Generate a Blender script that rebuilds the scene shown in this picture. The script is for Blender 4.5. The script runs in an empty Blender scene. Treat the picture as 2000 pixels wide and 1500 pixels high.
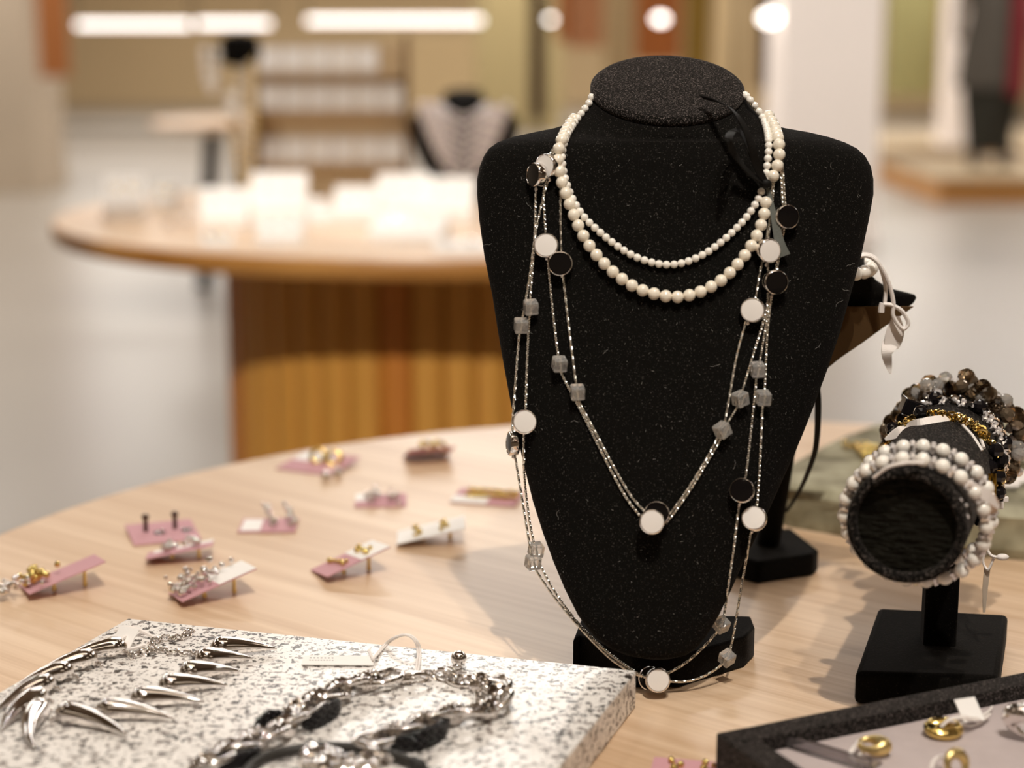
import bpy, math, random
import numpy as np
from mathutils import Vector, Matrix
from mathutils.bvhtree import BVHTree

random.seed(7)
scene = bpy.context.scene
COL = scene.collection

# ------------------------------------------------------------------ camera, light, exposure
T = 0.74                 # height of the table tops
CAM_Z = T + 0.34
PITCH = math.radians(11.5)
F = 60.0 / 36.0 * 2000.0
cam_data = bpy.data.cameras.new('camera')
cam_data.lens = 60.0
cam_data.sensor_width = 36.0
cam_data.clip_start = 0.02
cam_data.clip_end = 100
cam_data.dof.use_dof = True
cam_data.dof.focus_distance = 0.925
cam_data.dof.aperture_fstop = 3.9
cam_data.dof.aperture_blades = 9
cam = bpy.data.objects.new('camera', cam_data)
cam.location = (0, 0, CAM_Z)
cam.rotation_euler = (math.pi / 2 - PITCH, 0, 0)
COL.objects.link(cam)
scene.camera = cam

vs = scene.view_settings
vs.view_transform = 'Standard'
vs.look = 'None'
vs.gamma = 1.0
vs.use_curve_mapping = False
vs.exposure = -0.36

world = bpy.data.worlds.new('world')
scene.world = world
world.use_nodes = True
scene.cycles.max_bounces = 8
scene.cycles.transmission_bounces = 8
bg = world.node_tree.nodes['Background']
bg.inputs[0].default_value = (1.0, 0.93, 0.85, 1)
bg.inputs[1].default_value = 0.3

def area(name, loc, sx, sy, power, color=(1, 0.96, 0.91)):
    l = bpy.data.lights.new(name, 'AREA')
    l.shape = 'RECTANGLE'
    l.size, l.size_y = sx, sy
    l.energy = power
    l.color = color
    o = bpy.data.objects.new(name, l)
    o.location = loc
    COL.objects.link(o)
    return o

def spot(name, loc, target, power, angle=38, radius=0.024, blend=0.35, color=(1, 0.93, 0.84)):
    l = bpy.data.lights.new(name, 'SPOT')
    l.energy = power
    l.color = color
    l.spot_size = math.radians(angle)
    l.spot_blend = blend
    l.shadow_soft_size = radius
    o = bpy.data.objects.new(name, l)
    o.location = loc
    d = Vector(target) - Vector(loc)
    o.rotation_euler = d.to_track_quat('-Z', 'Y').to_euler()
    COL.objects.link(o)
    return o

CEIL = 3.3
for y, watt in ((-2.5, 9), (0.5, 9), (3.5, 28), (7.0, 125), (11.0, 145), (15.0, 175), (20.0, 230)):
    for x in (-4.2, 0.0, 4.2):
        area('ceiling_fill_light', (x, y, CEIL - 0.03), 2.2, 0.5, watt, (1, 0.82, 0.62) if y < 3 else (1, 0.95, 0.89))  # unseen panels added as room fill, near rows tinted to warm the shadows
spot('overhead_spot', (0.17, -0.35, 3.15), (0.16, 0.92, T + 0.05), 200)      # aisle side, onto the bust and bar
spot('overhead_spot', (0.42, -0.62, 3.15), (0.15, 0.95, T + 0.05), 95)
spot('overhead_spot', (-1.55, 1.55, 3.15), (-0.36, 1.02, T), 30, angle=23)   # from the left, onto the cards
spot('overhead_spot', (1.25, 2.3, 3.15), (0.15, 1.0, T), 9)                 # unseen weak spot behind, added for rim light
spot('overhead_spot', (0.0, 3.9, 3.15), (-0.2, 3.2, T), 50, angle=50)
spot('overhead_spot', (-1.0, 2.4, 3.15), (-0.3, 3.2, T), 58, angle=50)
spot('overhead_spot', (-0.45, 0.2, 3.15), (-0.35, 3.6, 1.0), 180, angle=22)  # unseen, added to brighten the rack
spot('overhead_spot', (-0.45, -1.6, 3.15), (-0.25, 2.85, 0.48), 800, angle=13)  # unseen narrow spot added to brighten the pedestal in place of floor bounce

for sx, sy in ((-0.9, 0.3), (-0.3, 0.0), (0.9, 0.5), (-0.5, 1.9), (0.5, 2.0), (1.5, 1.1), (-1.6, 2.9), (0.8, 3.2)):
    spot('overhead_spot', (sx, sy, 3.15), (sx * 0.25, 1.0 if sy < 2.5 else 3.2, T), 4, angle=64, radius=0.009)  # small unseen spots added for glints on metal and beads

# ------------------------------------------------------------------ projection helpers (pixel -> real surface)
CP, SP = math.cos(PITCH), math.sin(PITCH)
EYE = Vector((0, 0, CAM_Z))

def ray(px, py):
    x = (px - 1000) / F
    y = -(py - 750) / F
    return Vector((x, CP + y * SP, -SP + y * CP))

def on_z(px, py, z=0.0):
    d = ray(px, py)
    t = (T + z - CAM_Z) / d.z
    return EYE + d * t

def at_y(px, py, Y):
    d = ray(px, py)
    return EYE + d * (Y / d.y)

# ------------------------------------------------------------------ scene graph helpers
W = {}

def parent_to(o, p, M):
    o.matrix_basis = M
    W[o] = M.copy()
    if p is not None:
        o.parent = p
        o.matrix_parent_inverse = W[p].inverted()

def thing(name, label, cat, loc, group=None, kind=None):
    o = bpy.data.objects.new(name, None)
    o.empty_display_size = 0.02
    COL.objects.link(o)
    parent_to(o, None, Matrix.Translation(Vector(loc)))
    tag(o, label, cat, group, kind)
    return o

def tag(o, label=None, cat=None, group=None, kind=None):
    if label: o['label'] = label
    if cat: o['category'] = cat
    if group: o['group'] = group
    if kind: o['kind'] = kind
    return o

def inst(name, mesh, M, parent=None):
    o = bpy.data.objects.new(name, mesh)
    COL.objects.link(o)
    parent_to(o, parent, M)
    return o

def frame(z, x=None, loc=(0, 0, 0), scale=1.0):
    """matrix whose local z axis points along z"""
    z = Vector(z).normalized()
    ref = Vector(x) if x is not None else (Vector((0, 0, 1)) if abs(z.z) < 0.9 else Vector((1, 0, 0)))
    xx = (ref - z * ref.dot(z)).normalized()
    yy = z.cross(xx)
    M = Matrix((xx, yy, z)).transposed().to_4x4()
    return Matrix.Translation(Vector(loc)) @ M @ Matrix.Diagonal((scale, scale, scale, 1))

class MB:
    def __init__(self):
        self.v = []
        self.f = []
    def add(self, vs, fs, M=None):
        n = len(self.v)
        for p in vs:
            p = Vector(p)
            self.v.append(tuple(M @ p) if M is not None else tuple(p))
        for q in fs:
            self.f.append(tuple(i + n for i in q))
        return self
    def box(self, c, s, M=None):
        x, y, z = s[0] / 2, s[1] / 2, s[2] / 2
        c = Vector(c)
        vs = [c + Vector((a * x, b * y, d * z)) for d in (-1, 1) for b in (-1, 1) for a in (-1, 1)]
        fs = [(0, 2, 3, 1), (4, 5, 7, 6), (0, 1, 5, 4), (2, 6, 7, 3), (0, 4, 6, 2), (1, 3, 7, 5)]
        return self.add(vs, fs, M)
    def sphere(self, c, r, seg=12, ring=8, M=None, sc=(1, 1, 1)):
        c = Vector(c)
        vs = [c + Vector((0, 0, r * sc[2]))]
        for i in range(1, ring):
            a = math.pi * i / ring
            for j in range(seg):
                b = 2 * math.pi * j / seg
                vs.append(c + Vector((r * math.sin(a) * math.cos(b) * sc[0], r * math.sin(a) * math.sin(b) * sc[1], r * math.cos(a) * sc[2])))
        vs.append(c - Vector((0, 0, r * sc[2])))
        fs = []
        for j in range(seg):
            fs.append((0, 1 + j, 1 + (j + 1) % seg))
        for i in range(ring - 2):
            for j in range(seg):
                a = 1 + i * seg + j; b = 1 + i * seg + (j + 1) % seg
                fs.append((a, a + seg, b + seg, b))
        last = len(vs) - 1; k = 1 + (ring - 2) * seg
        for j in range(seg):
            fs.append((last, k + (j + 1) % seg, k + j))
        return self.add(vs, fs, M)
    def tube(self, pts, r, n=6, closed=False, M=None, flat=1.0):
        pts = [Vector(p) for p in pts]
        N = len(pts)
        rs = r if isinstance(r, (list, tuple)) else [r] * N
        def tan(i):
            if closed:
                return (pts[(i + 1) % N] - pts[i - 1]).normalized()
            return (pts[min(i + 1, N - 1)] - pts[max(i - 1, 0)]).normalized()
        t = tan(0)
        ref = Vector((0, 0, 1)) if abs(t.z) < 0.8 else Vector((1, 0, 0))
        u = (ref - t * ref.dot(t)).normalized()
        vs, fs = [], []
        for i in range(N):
            t = tan(i)
            u = (u - t * u.dot(t))
            u = u.normalized() if u.length > 1e-9 else Vector((1, 0, 0))
            w = t.cross(u)
            for k in range(n):
                a = 2 * math.pi * k / n
                vs.append(pts[i] + (u * math.cos(a) * flat + w * math.sin(a)) * rs[i])
        for i in range(N if closed else N - 1):
            j = (i + 1) % N
            for k in range(n):
                fs.append((i * n + k, i * n + (k + 1) % n, j * n + (k + 1) % n, j * n + k))
        if not closed:
            fs.append(tuple(range(n))[::-1])
            fs.append(tuple((N - 1) * n + k for k in range(n)))
        return self.add(vs, fs, M)
    def torus(self, R, r, nu=18, nv=8, M=None, sy=1.0, tw=0, bump=0.0):
        pts = [Vector((R * math.cos(2 * math.pi * i / nu), R * sy * math.sin(2 * math.pi * i / nu), 0)) for i in range(nu)]
        return self.tube(pts, [r * (1 + bump * math.cos(tw * 2 * math.pi * i / nu)) for i in range(nu)], nv, True, M)
    def lathe(self, prof, n=24, M=None, close=False):
        vs, fs = [], []
        for (r, z) in prof:
            for k in range(n):
                a = 2 * math.pi * k / n
                vs.append((r * math.cos(a), r * math.sin(a), z))
        m = len(prof)
        for i in range(m if close else m - 1):
            j = (i + 1) % m
            for k in range(n):
                fs.append((i * n + k, i * n + (k + 1) % n, j * n + (k + 1) % n, j * n + k))
        if not close:
            if prof[0][0] > 1e-6: fs.append(tuple(range(n))[::-1])
            if prof[-1][0] > 1e-6: fs.append(tuple((m - 1) * n + k for k in range(n)))
        return self.add(vs, fs, M)
    def prism(self, poly, z0, z1, M=None):
        n = len(poly)
        a = sum(poly[i][0] * poly[(i + 1) % n][1] - poly[(i + 1) % n][0] * poly[i][1] for i in range(n))
        if a < 0: poly = poly[::-1]
        vs = [(p[0], p[1], z0) for p in poly] + [(p[0], p[1], z1) for p in poly]
        fs = [tuple(range(n))[::-1], tuple(range(n, 2 * n))]
        for i in range(n):
            j = (i + 1) % n
            fs.append((i, j, n + j, n + i))
        return self.add(vs, fs, M)
    def strip(self, pts, w, side, thick=0.0003):
        """ribbon: pts along, side = vector or list of vectors, w = half width or list"""
        N = len(pts)
        ws = w if isinstance(w, (list, tuple)) else [w] * N
        vs, fs = [], []
        for i in range(N):
            p = Vector(pts[i])
            t = (Vector(pts[min(i + 1, N - 1)]) - Vector(pts[max(i - 1, 0)])).normalized()
            s = Vector(side[i]) if isinstance(side, list) else Vector(side)
            s = (s - t * s.dot(t))
            s = s.normalized() if s.length > 1e-6 else Vector((1, 0, 0))
            nrm = t.cross(s) * thick
            for a, b in ((-1, -1), (1, -1), (1, 1), (-1, 1)):
                vs.append(p + s * a * ws[i] + nrm * b)
        for i in range(N - 1):
            for k in range(4):
                fs.append((i * 4 + k, i * 4 + (k + 1) % 4, i * 4 + 4 + (k + 1) % 4, i * 4 + 4 + k))
        fs.append((3, 2, 1, 0))
        m = (N - 1) * 4
        fs.append((m, m + 1, m + 2, m + 3))
        return self.add(vs, fs)
    def mesh(self, name, mat, smooth=40):
        me = bpy.data.meshes.new(name)
        me.from_pydata(self.v, [], self.f)
        me.materials.append(mat)
        if smooth:
            me.polygons.foreach_set('use_smooth', [True] * len(me.polygons))
            if smooth < 180:
                me.set_sharp_from_angle(angle=math.radians(smooth))
        me.update()
        return me
    def build(self, name, mat, parent=None, smooth=40, bevel=0, M=None):
        o = inst(name, self.mesh(name, mat, smooth), M if M is not None else Matrix.Identity(4), parent)
        if bevel:
            b = o.modifiers.new('bevel', 'BEVEL')
            b.width = bevel; b.segments = 3; b.limit_method = 'ANGLE'
        return o

def catmull(P, n=8, closed=False):
    P = [Vector(p) for p in P]
    N = len(P)
    out = []
    for i in range(N if closed else N - 1):
        if closed:
            a, b, c, d = P[i - 1], P[i], P[(i + 1) % N], P[(i + 2) % N]
        else:
            b, c = P[i], P[i + 1]
            a = P[i - 1] if i > 0 else b * 2 - c
            d = P[i + 2] if i + 2 < N else c * 2 - b
        for k in range(n):
            t = k / n
            out.append(0.5 * ((2 * b) + (c - a) * t + (2 * a - 5 * b + 4 * c - d) * t * t + (3 * b - a - 3 * c + d) * t ** 3))
    if not closed:
        out.append(P[-1])
    return out

def resample(P, step):
    out = [P[0].copy()]
    need = step
    for i in range(len(P) - 1):
        a, b = P[i], P[i + 1]
        L = (b - a).length
        pos = 0.0
        while L - pos >= need:
            pos += need
            out.append(a + (b - a) * (pos / L))
            need = step
        need -= (L - pos)
    return out

def rope_mb(pts, r, pitch=0.0017, step=0.0003, mb=None):
    """two twisted strands"""
    mb = mb or MB()
    P = resample(pts, step)
    if len(P) < 3:
        return mb
    u = Vector((1, 0, 0))
    A, B = [], []
    for i, p in enumerate(P):
        t = (P[min(i + 1, len(P) - 1)] - P[max(i - 1, 0)]).normalized()
        u = (u - t * u.dot(t)).normalized()
        w = t.cross(u)
        a = 2 * math.pi * i * step / pitch
        o = (u * math.cos(a) + w * math.sin(a)) * r * 0.55
        A.append(p + o); B.append(p - o)
    mb.tube(A, r * 0.6, 4)
    mb.tube(B, r * 0.6, 4)
    return mb

# ------------------------------------------------------------------ materials
def nodes_of(name):
    m = bpy.data.materials.new(name)
    m.use_nodes = True
    nt = m.node_tree
    b = nt.nodes['Principled BSDF']
    return m, nt, b

def srgb(*c):
    return tuple(((x / 255 + 0.055) / 1.055) ** 2.4 if x / 255 > 0.04045 else x / 255 / 12.92 for x in c) + (1,)

def plain(name, col, rough=0.5, metal=0.0, noise=0.06, scale=60, **kw):
    m, nt, b = nodes_of(name)
    tc = nt.nodes.new('ShaderNodeTexCoord')
    n = nt.nodes.new('ShaderNodeTexNoise')
    n.inputs['Scale'].default_value = scale
    n.inputs['Detail'].default_value = 3
    nt.links.new(tc.outputs['Object'], n.inputs['Vector'])
    mix = nt.nodes.new('ShaderNodeMix')
    mix.data_type = 'RGBA'
    nt.links.new(n.outputs['Fac'], mix.inputs['Factor'])
    mix.inputs['A'].default_value = tuple(c * (1 - noise) for c in col[:3]) + (1,)
    mix.inputs['B'].default_value = tuple(min(1, c * (1 + noise)) for c in col[:3]) + (1,)
    nt.links.new(mix.outputs['Result'], b.inputs['Base Color'])
    b.inputs['Roughness'].default_value = rough
    b.inputs['Metallic'].default_value = metal
    for k, v in kw.items():
        b.inputs[k.replace('_', ' ')].default_value = v
    return m

def emit(name, col, strength):
    m, nt, b = nodes_of(name)
    b.inputs['Base Color'].default_value = col
    b.inputs['Emission Color'].default_value = col
    b.inputs['Emission Strength'].default_value = strength
    return m

def velvet(name, base=(0.004, 0.0035, 0.0028), lint=(0.11, 0.098, 0.088), scale=1250, thr=0.61, sheen=0.03, wrinkle=False):
    m, nt, b = nodes_of(name)
    tc = nt.nodes.new('ShaderNodeTexCoord')
    n = nt.nodes.new('ShaderNodeTexNoise')
    n.inputs['Scale'].default_value = scale
    n.inputs['Detail'].default_value = 2
    n.inputs['Roughness'].default_value = 0.7
    nt.links.new(tc.outputs['Object'], n.inputs['Vector'])
    r = nt.nodes.new('ShaderNodeValToRGB')
    r.color_ramp.elements[0].position = thr
    r.color_ramp.elements[0].color = base + (1,)
    r.color_ramp.elements[1].position = thr + 0.17
    r.color_ramp.elements[1].color = lint + (1,)
    nt.links.new(n.outputs['Fac'], r.inputs['Fac'])
    nt.links.new(r.outputs['Color'], b.inputs['Base Color'])
    b.inputs['Roughness'].default_value = 0.95
    b.inputs['Specular IOR Level'].default_value = 0.08
    b.inputs['Sheen Weight'].default_value = sheen
    b.inputs['Sheen Roughness'].default_value = 0.45
    b.inputs['Sheen Tint'].default_value = (0.75, 0.66, 0.6, 1)
    bp = nt.nodes.new('ShaderNodeBump')
    bp.inputs['Strength'].default_value = 0.5
    bp.inputs['Distance'].default_value = 0.0006
    nt.links.new(n.outputs['Fac'], bp.inputs['Height'])
    if wrinkle:
        mp = nt.nodes.new('ShaderNodeMapping')
        mp.inputs['Rotation'].default_value = (0, 0.35, 0)
        mp.inputs['Scale'].default_value = (110, 110, 420)
        nt.links.new(tc.outputs['Object'], mp.inputs['Vector'])
        n2 = nt.nodes.new('ShaderNodeTexNoise')
        n2.inputs['Scale'].default_value = 1.0
        n2.inputs['Detail'].default_value = 2
        nt.links.new(mp.outputs['Vector'], n2.inputs['Vector'])
        b2 = nt.nodes.new('ShaderNodeBump')
        b2.inputs['Strength'].default_value = 1.0
        b2.inputs['Distance'].default_value = 0.006
        nt.links.new(n2.outputs['Fac'], b2.inputs['Height'])
        nt.links.new(bp.outputs['Normal'], b2.inputs['Normal'])
        nt.links.new(b2.outputs['Normal'], b.inputs['Normal'])
    else:
        nt.links.new(bp.outputs['Normal'], b.inputs['Normal'])
    return m

def wood(name, c1, c2, angle=0.0, along=3.0, across=110.0, rough=0.4, vertical=False):
    m, nt, b = nodes_of(name)
    tc = nt.nodes.new('ShaderNodeTexCoord')
    mp = nt.nodes.new('ShaderNodeMapping')
    mp.vector_type = 'TEXTURE'
    mp.inputs['Rotation'].default_value = (0, 0, angle)
    nt.links.new(tc.outputs['Object'], mp.inputs['Vector'])
    m2 = nt.nodes.new('ShaderNodeMapping')
    m2.inputs['Scale'].default_value = (across, across, along) if vertical else (along, across, across)
    nt.links.new(mp.outputs['Vector'], m2.inputs['Vector'])
    n = nt.nodes.new('ShaderNodeTexNoise')
    n.inputs['Scale'].default_value = 1.0
    n.inputs['Detail'].default_value = 5
    n.inputs['Roughness'].default_value = 0.62
    n.inputs['Distortion'].default_value = 0.4
    nt.links.new(m2.outputs['Vector'], n.inputs['Vector'])
    m3 = nt.nodes.new('ShaderNodeMapping')
    m3.inputs['Scale'].default_value = (across * .09, across * .09, along * .3) if vertical else (along * .25, across * .12, across * .12)
    nt.links.new(mp.outputs['Vector'], m3.inputs['Vector'])
    n2 = nt.nodes.new('ShaderNodeTexNoise')
    n2.inputs['Scale'].default_value = 1.0
    n2.inputs['Detail'].default_value = 1
    nt.links.new(m3.outputs['Vector'], n2.inputs['Vector'])
    mx = nt.nodes.new('ShaderNodeMix')
    mx.inputs['Factor'].default_value = 0.45
    nt.links.new(n.outputs['Fac'], mx.inputs['A'])
    nt.links.new(n2.outputs['Fac'], mx.inputs['B'])
    r = nt.nodes.new('ShaderNodeValToRGB')
    r.color_ramp.elements[0].position = 0.36
    r.color_ramp.elements[0].color = c1
    r.color_ramp.elements[1].position = 0.62
    r.color_ramp.elements[1].color = c2
    nt.links.new(mx.outputs['Result'], r.inputs['Fac'])
    nt.links.new(r.outputs['Color'], b.inputs['Base Color'])
    b.inputs['Roughness'].default_value = rough
    bp = nt.nodes.new('ShaderNodeBump')
    bp.inputs['Strength'].default_value = 0.12
    bp.inputs['Distance'].default_value = 0.001
    nt.links.new(n.outputs['Fac'], bp.inputs['Height'])
    nt.links.new(bp.outputs['Normal'], b.inputs['Normal'])
    return m

def granite():
    m, nt, b = nodes_of('speckled_granite')
    tc = nt.nodes.new('ShaderNodeTexCoord')
    def ns(scale, detail, off, rough=0.55):
        mp = nt.nodes.new('ShaderNodeMapping')
        mp.inputs['Location'].default_value = (off, off * 2, off * 3)
        nt.links.new(tc.outputs['Object'], mp.inputs['Vector'])
        n = nt.nodes.new('ShaderNodeTexNoise')
        n.inputs['Scale'].default_value = scale
        n.inputs['Detail'].default_value = detail
        n.inputs['Roughness'].default_value = rough
        nt.links.new(mp.outputs['Vector'], n.inputs['Vector'])
        return n
    def thr(n, lo, hi):
        r = nt.nodes.new('ShaderNodeMapRange')
        r.inputs['From Min'].default_value = lo
        r.inputs['From Max'].default_value = hi
        nt.links.new(n.outputs['Fac'], r.inputs['Value'])
        return r
    def mix(fac, a, bcol):
        x = nt.nodes.new('ShaderNodeMix')
        x.data_type = 'RGBA'
        nt.links.new(fac.outputs['Result'], x.inputs['Factor'])
        if isinstance(a, tuple): x.inputs['A'].default_value = a
        else: nt.links.new(a.outputs['Result'], x.inputs['A'])
        x.inputs['B'].default_value = bcol
        return x
    base = mix(thr(ns(60, 3, 5), 0.4, 0.65), (0.86, 0.82, 0.78, 1), (0.76, 0.72, 0.68, 1))
    s1 = mix(thr(ns(230, 2, 1.3), 0.578, 0.61), base, (0.24, 0.20, 0.18, 1))
    s2 = mix(thr(ns(290, 2, 9.1), 0.588, 0.615), s1, (0.035, 0.028, 0.024, 1))
    s3 = mix(thr(ns(480, 2, 3.7), 0.63, 0.67), s2, (0.09, 0.07, 0.06, 1))
    nt.links.new(s3.outputs['Result'], b.inputs['Base Color'])
    b.inputs['Roughness'].default_value = 0.28
    return m

def slate():
    m, nt, b = nodes_of('green_grey_stone')
    tc = nt.nodes.new('ShaderNodeTexCoord')
    n = nt.nodes.new('ShaderNodeTexNoise')
    n.inputs['Scale'].default_value = 28
    n.inputs['Detail'].default_value = 8
    nt.links.new(tc.outputs['Object'], n.inputs['Vector'])
    r = nt.nodes.new('ShaderNodeValToRGB')
    r.color_ramp.elements[0].position = 0.35
    r.color_ramp.elements[0].color = srgb(100, 92, 66)
    r.color_ramp.elements[1].position = 0.65
    r.color_ramp.elements[1].color = srgb(166, 160, 134)
    nt.links.new(n.outputs['Fac'], r.inputs['Fac'])
    nt.links.new(r.outputs['Color'], b.inputs['Base Color'])
    b.inputs['Roughness'].default_value = 0.8
    bp = nt.nodes.new('ShaderNodeBump')
    bp.inputs['Strength'].default_value = 0.8
    bp.inputs['Distance'].default_value = 0.004
    nt.links.new(n.outputs['Fac'], bp.inputs['Height'])
    nt.links.new(bp.outputs['Normal'], b.inputs['Normal'])
    return m

def glass(name, col, rough=0.02, ior=1.5, trans=1.0):
    m, nt, b = nodes_of(name)
    b.inputs['Base Color'].default_value = col
    b.inputs['Transmission Weight'].default_value = trans
    b.inputs['Roughness'].default_value = rough
    b.inputs['IOR'].default_value = ior
    return m

M_velvet = velvet('black_velvet')
M_velvet_lit = velvet('black_velvet_lit', sheen=0.14, thr=0.53, lint=(0.17, 0.14, 0.13))  # lighter velvet copy: light on upward faces put into lint and sheen
M_velvet_plain = velvet('black_velvet_plain', lint=(0.05, 0.042, 0.035), sheen=0.06, thr=0.62, scale=1100)
M_wrinkle = velvet('black_velvet_wrinkled', base=(0.020, 0.018, 0.013), lint=(0.06, 0.055, 0.045), sheen=0.08, wrinkle=True)
M_oak = wood('pale_oak', srgb(196, 162, 128), srgb(226, 198, 168), angle=math.radians(-38), along=2.2, across=130)
M_oak_shaded = wood('oak_shaded', srgb(168, 112, 50), srgb(196, 142, 76), along=4, across=60)  # darker oak: shade on the table rims put into the colour
M_oak_slat = wood('oak_slat', srgb(200, 136, 48), srgb(224, 170, 84), vertical=True, along=1.5, across=14, rough=0.5)
M_oak_slat2 = wood('oak_slat_red', srgb(184, 106, 34), srgb(212, 142, 58), vertical=True, along=1.5, across=14, rough=0.5)
M_granite = granite()
M_slate = slate()
M_silver = plain('polished_silver', (0.86, 0.82, 0.79, 1), 0.09, 1.0, 0.02)
M_chain = plain('silver_chain', (0.86, 0.83, 0.76, 1), 0.22, 1.0, 0.03)
M_gold = plain('polished_gold', (0.78, 0.58, 0.20, 1), 0.14, 1.0, 0.03)
M_gold_satin = plain('satin_gold', (0.80, 0.62, 0.27, 1), 0.34, 1.0, 0.03)
M_pearl = plain('cream_pearl', srgb(246, 236, 218), 0.2, 0.0, 0.02, Coat_Weight=1.0, Coat_Roughness=0.10)
M_pearl_w = plain('white_pearl', srgb(250, 244, 234), 0.2, 0.0, 0.02, Coat_Weight=1.0, Coat_Roughness=0.10)
M_white_enamel = plain('white_enamel', srgb(240, 234, 228), 0.25, 0.0, 0.01)
M_black_enamel = plain('black_enamel', (0.006, 0.005, 0.005, 1), 0.06, 0.0, 0.01)
M_black_bead = plain('black_faceted_bead', (0.008, 0.007, 0.008, 1), 0.05, 0.0, 0.02)
M_crystal = glass('smoky_crystal', (0.96, 0.93, 0.89, 1), 0.0, 1.5, 0.78)
M_smoke = glass('brown_smoky_crystal', (0.62, 0.50, 0.36, 1), 0.03, 1.55)
M_clear = glass('clear_acrylic', (0.95, 0.94, 0.96, 1), 0.02, 1.45)
M_rhine = plain('rhinestone', (0.95, 0.90, 0.88, 1), 0.08, 0.45, 0.05, scale=2500)
M_ribbon_b = plain('black_satin_ribbon', (0.006, 0.005, 0.004, 1), 0.6, 0.0, 0.15, scale=900, Specular_IOR_Level=0.15)
M_ribbon_g = plain('grey_organza_ribbon', (0.10, 0.105, 0.09, 1), 0.6, 0.0, 0.3, scale=1500)
M_ribbon_w = plain('white_satin_ribbon', srgb(240, 232, 226), 0.5, 0.0, 0.03, scale=600)
M_paper = plain('white_paper', srgb(244, 240, 236), 0.7, 0.0, 0.02)
M_print = plain('printed_grey_ink', (0.12, 0.12, 0.12, 1), 0.8)
M_mauve = plain('mauve_card', srgb(200, 150, 157), 0.7, 0.0, 0.04)
M_suede = plain('grey_suede', srgb(186, 172, 170), 0.95, 0.0, 0.10, scale=140, Sheen_Weight=0.3)
M_brown_board = plain('brown_back_board', srgb(84, 58, 22), 0.9, 0.0, 0.1)
M_cord_black = plain('black_rubber_cord', (0.02, 0.017, 0.013, 1), 0.5, 0.0, 0.1)
M_floor = plain('pale_concrete', srgb(142, 134, 124), 0.35, 0.0, 0.07, scale=0.7)
M_wall = plain('taupe_plaster', srgb(196, 170, 130), 0.9, 0.0, 0.05, scale=1.5)
M_wall_pale = plain('beige_plaster', srgb(172, 156, 136), 0.9, 0.0, 0.04, scale=2)
M_pillar = plain('white_plaster', srgb(250, 240, 233), 0.85, 0.0, 0.02, scale=3)
M_ceiling = plain('ceiling_paint', srgb(150, 128, 104), 0.9, 0.0, 0.03, scale=2)
M_black_metal = plain('black_metal', (0.012, 0.011, 0.010, 1), 0.45, 0.0, 0.1)
M_tan = plain('tan_linen_board', srgb(208, 184, 148), 0.9, 0.0, 0.06, scale=40)
M_rust = plain('rust_brown_cloth', srgb(166, 98, 44), 0.9, 0.0, 0.1, scale=20)
M_olive = plain('olive_cloth', srgb(152, 146, 98), 0.9, 0.0, 0.1, scale=20)
M_ochre = plain('ochre_cloth', srgb(146, 116, 44), 0.9, 0.0, 0.1, scale=20)
M_sand = plain('sand_cloth', srgb(188, 164, 124), 0.9, 0.0, 0.08, scale=20)
M_terracotta = plain('terracotta_cloth', srgb(186, 132, 92), 0.9, 0.0, 0.08, scale=20)
M_darkbrown = plain('dark_brown_cloth', srgb(66, 42, 18), 0.9, 0.0, 0.1, scale=20)
M_maroon = plain('dark_red_cloth', srgb(104, 12, 22), 0.9, 0.0, 0.1, scale=20)
M_charcoal = plain('charcoal_cloth', srgb(66, 60, 52), 0.9, 0.0, 0.1, scale=20)
M_blackcloth = plain('black_cloth', srgb(30, 28, 18), 0.9, 0.0, 0.1, scale=20)
M_platform = plain('tan_platform', srgb(158, 138, 108), 0.7, 0.0, 0.06, scale=4)
M_lilac = plain('lilac_bead', srgb(214, 200, 206), 0.2, 0.0, 0.06, scale=300)
M_tube = emit('lamp_tube_glow', (1, 0.93, 0.89, 1), 3.0)
M_globe = emit('globe_glow', (1, 0.93, 0.87, 1), 7)

# ------------------------------------------------------------------ room shell
def struct(name, mb, mat, label, smooth=0):
    o = mb.build(name, mat, smooth=smooth)
    tag(o, label, None, None, 'structure')
    return o

RX0, RX1, RY0, RY1 = -8.0, 9.0, -4.5, 25.0
struct('floor', MB().box(((RX0 + RX1) / 2, (RY0 + RY1) / 2, -0.05), (RX1 - RX0, RY1 - RY0, 0.1)), M_floor, 'pale polished concrete shop floor')
struct('ceiling', MB().box(((RX0 + RX1) / 2, (RY0 + RY1) / 2, CEIL + 0.05), (RX1 - RX0, RY1 - RY0, 0.1)), M_ceiling, 'painted shop ceiling')
struct('wall_back', MB().box(((RX0 + RX1) / 2, RY1 + 0.1, CEIL / 2), (RX1 - RX0, 0.2, CEIL)), M_wall, 'taupe wall at the far end of the shop')
struct('wall_left', MB().box((RX0 - 0.1, (RY0 + RY1) / 2, CEIL / 2), (0.2, RY1 - RY0, CEIL)), M_wall_pale, 'beige side wall of the shop')
struct('wall_right', MB().box((RX1 + 0.1, (RY0 + RY1) / 2, CEIL / 2), (0.2, RY1 - RY0, CEIL)), M_wall_pale, 'beige wall on the far side')
struct('wall_rear', MB().box(((RX0 + RX1) / 2, RY0 - 0.1, CEIL / 2), (RX1 - RX0, 0.2, CEIL)), M_wall_pale, 'beige wall behind the viewer')

def column(name, px0, px1, D, depth, mat, label, z0=0.0):
    x0 = at_y(px0, 150, D).x; x1 = at_y(px1, 150, D).x
    mb = MB().box(((x0 + x1) / 2, D + depth / 2, (CEIL + z0) / 2), (x1 - x0, depth, CEIL - z0))
    mb.box(((x0 + x1) / 2, D + depth / 2, z0 + 0.04), (x1 - x0 + 0.03, depth + 0.03, 0.08))
    return struct(name, mb, mat, label)

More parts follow.
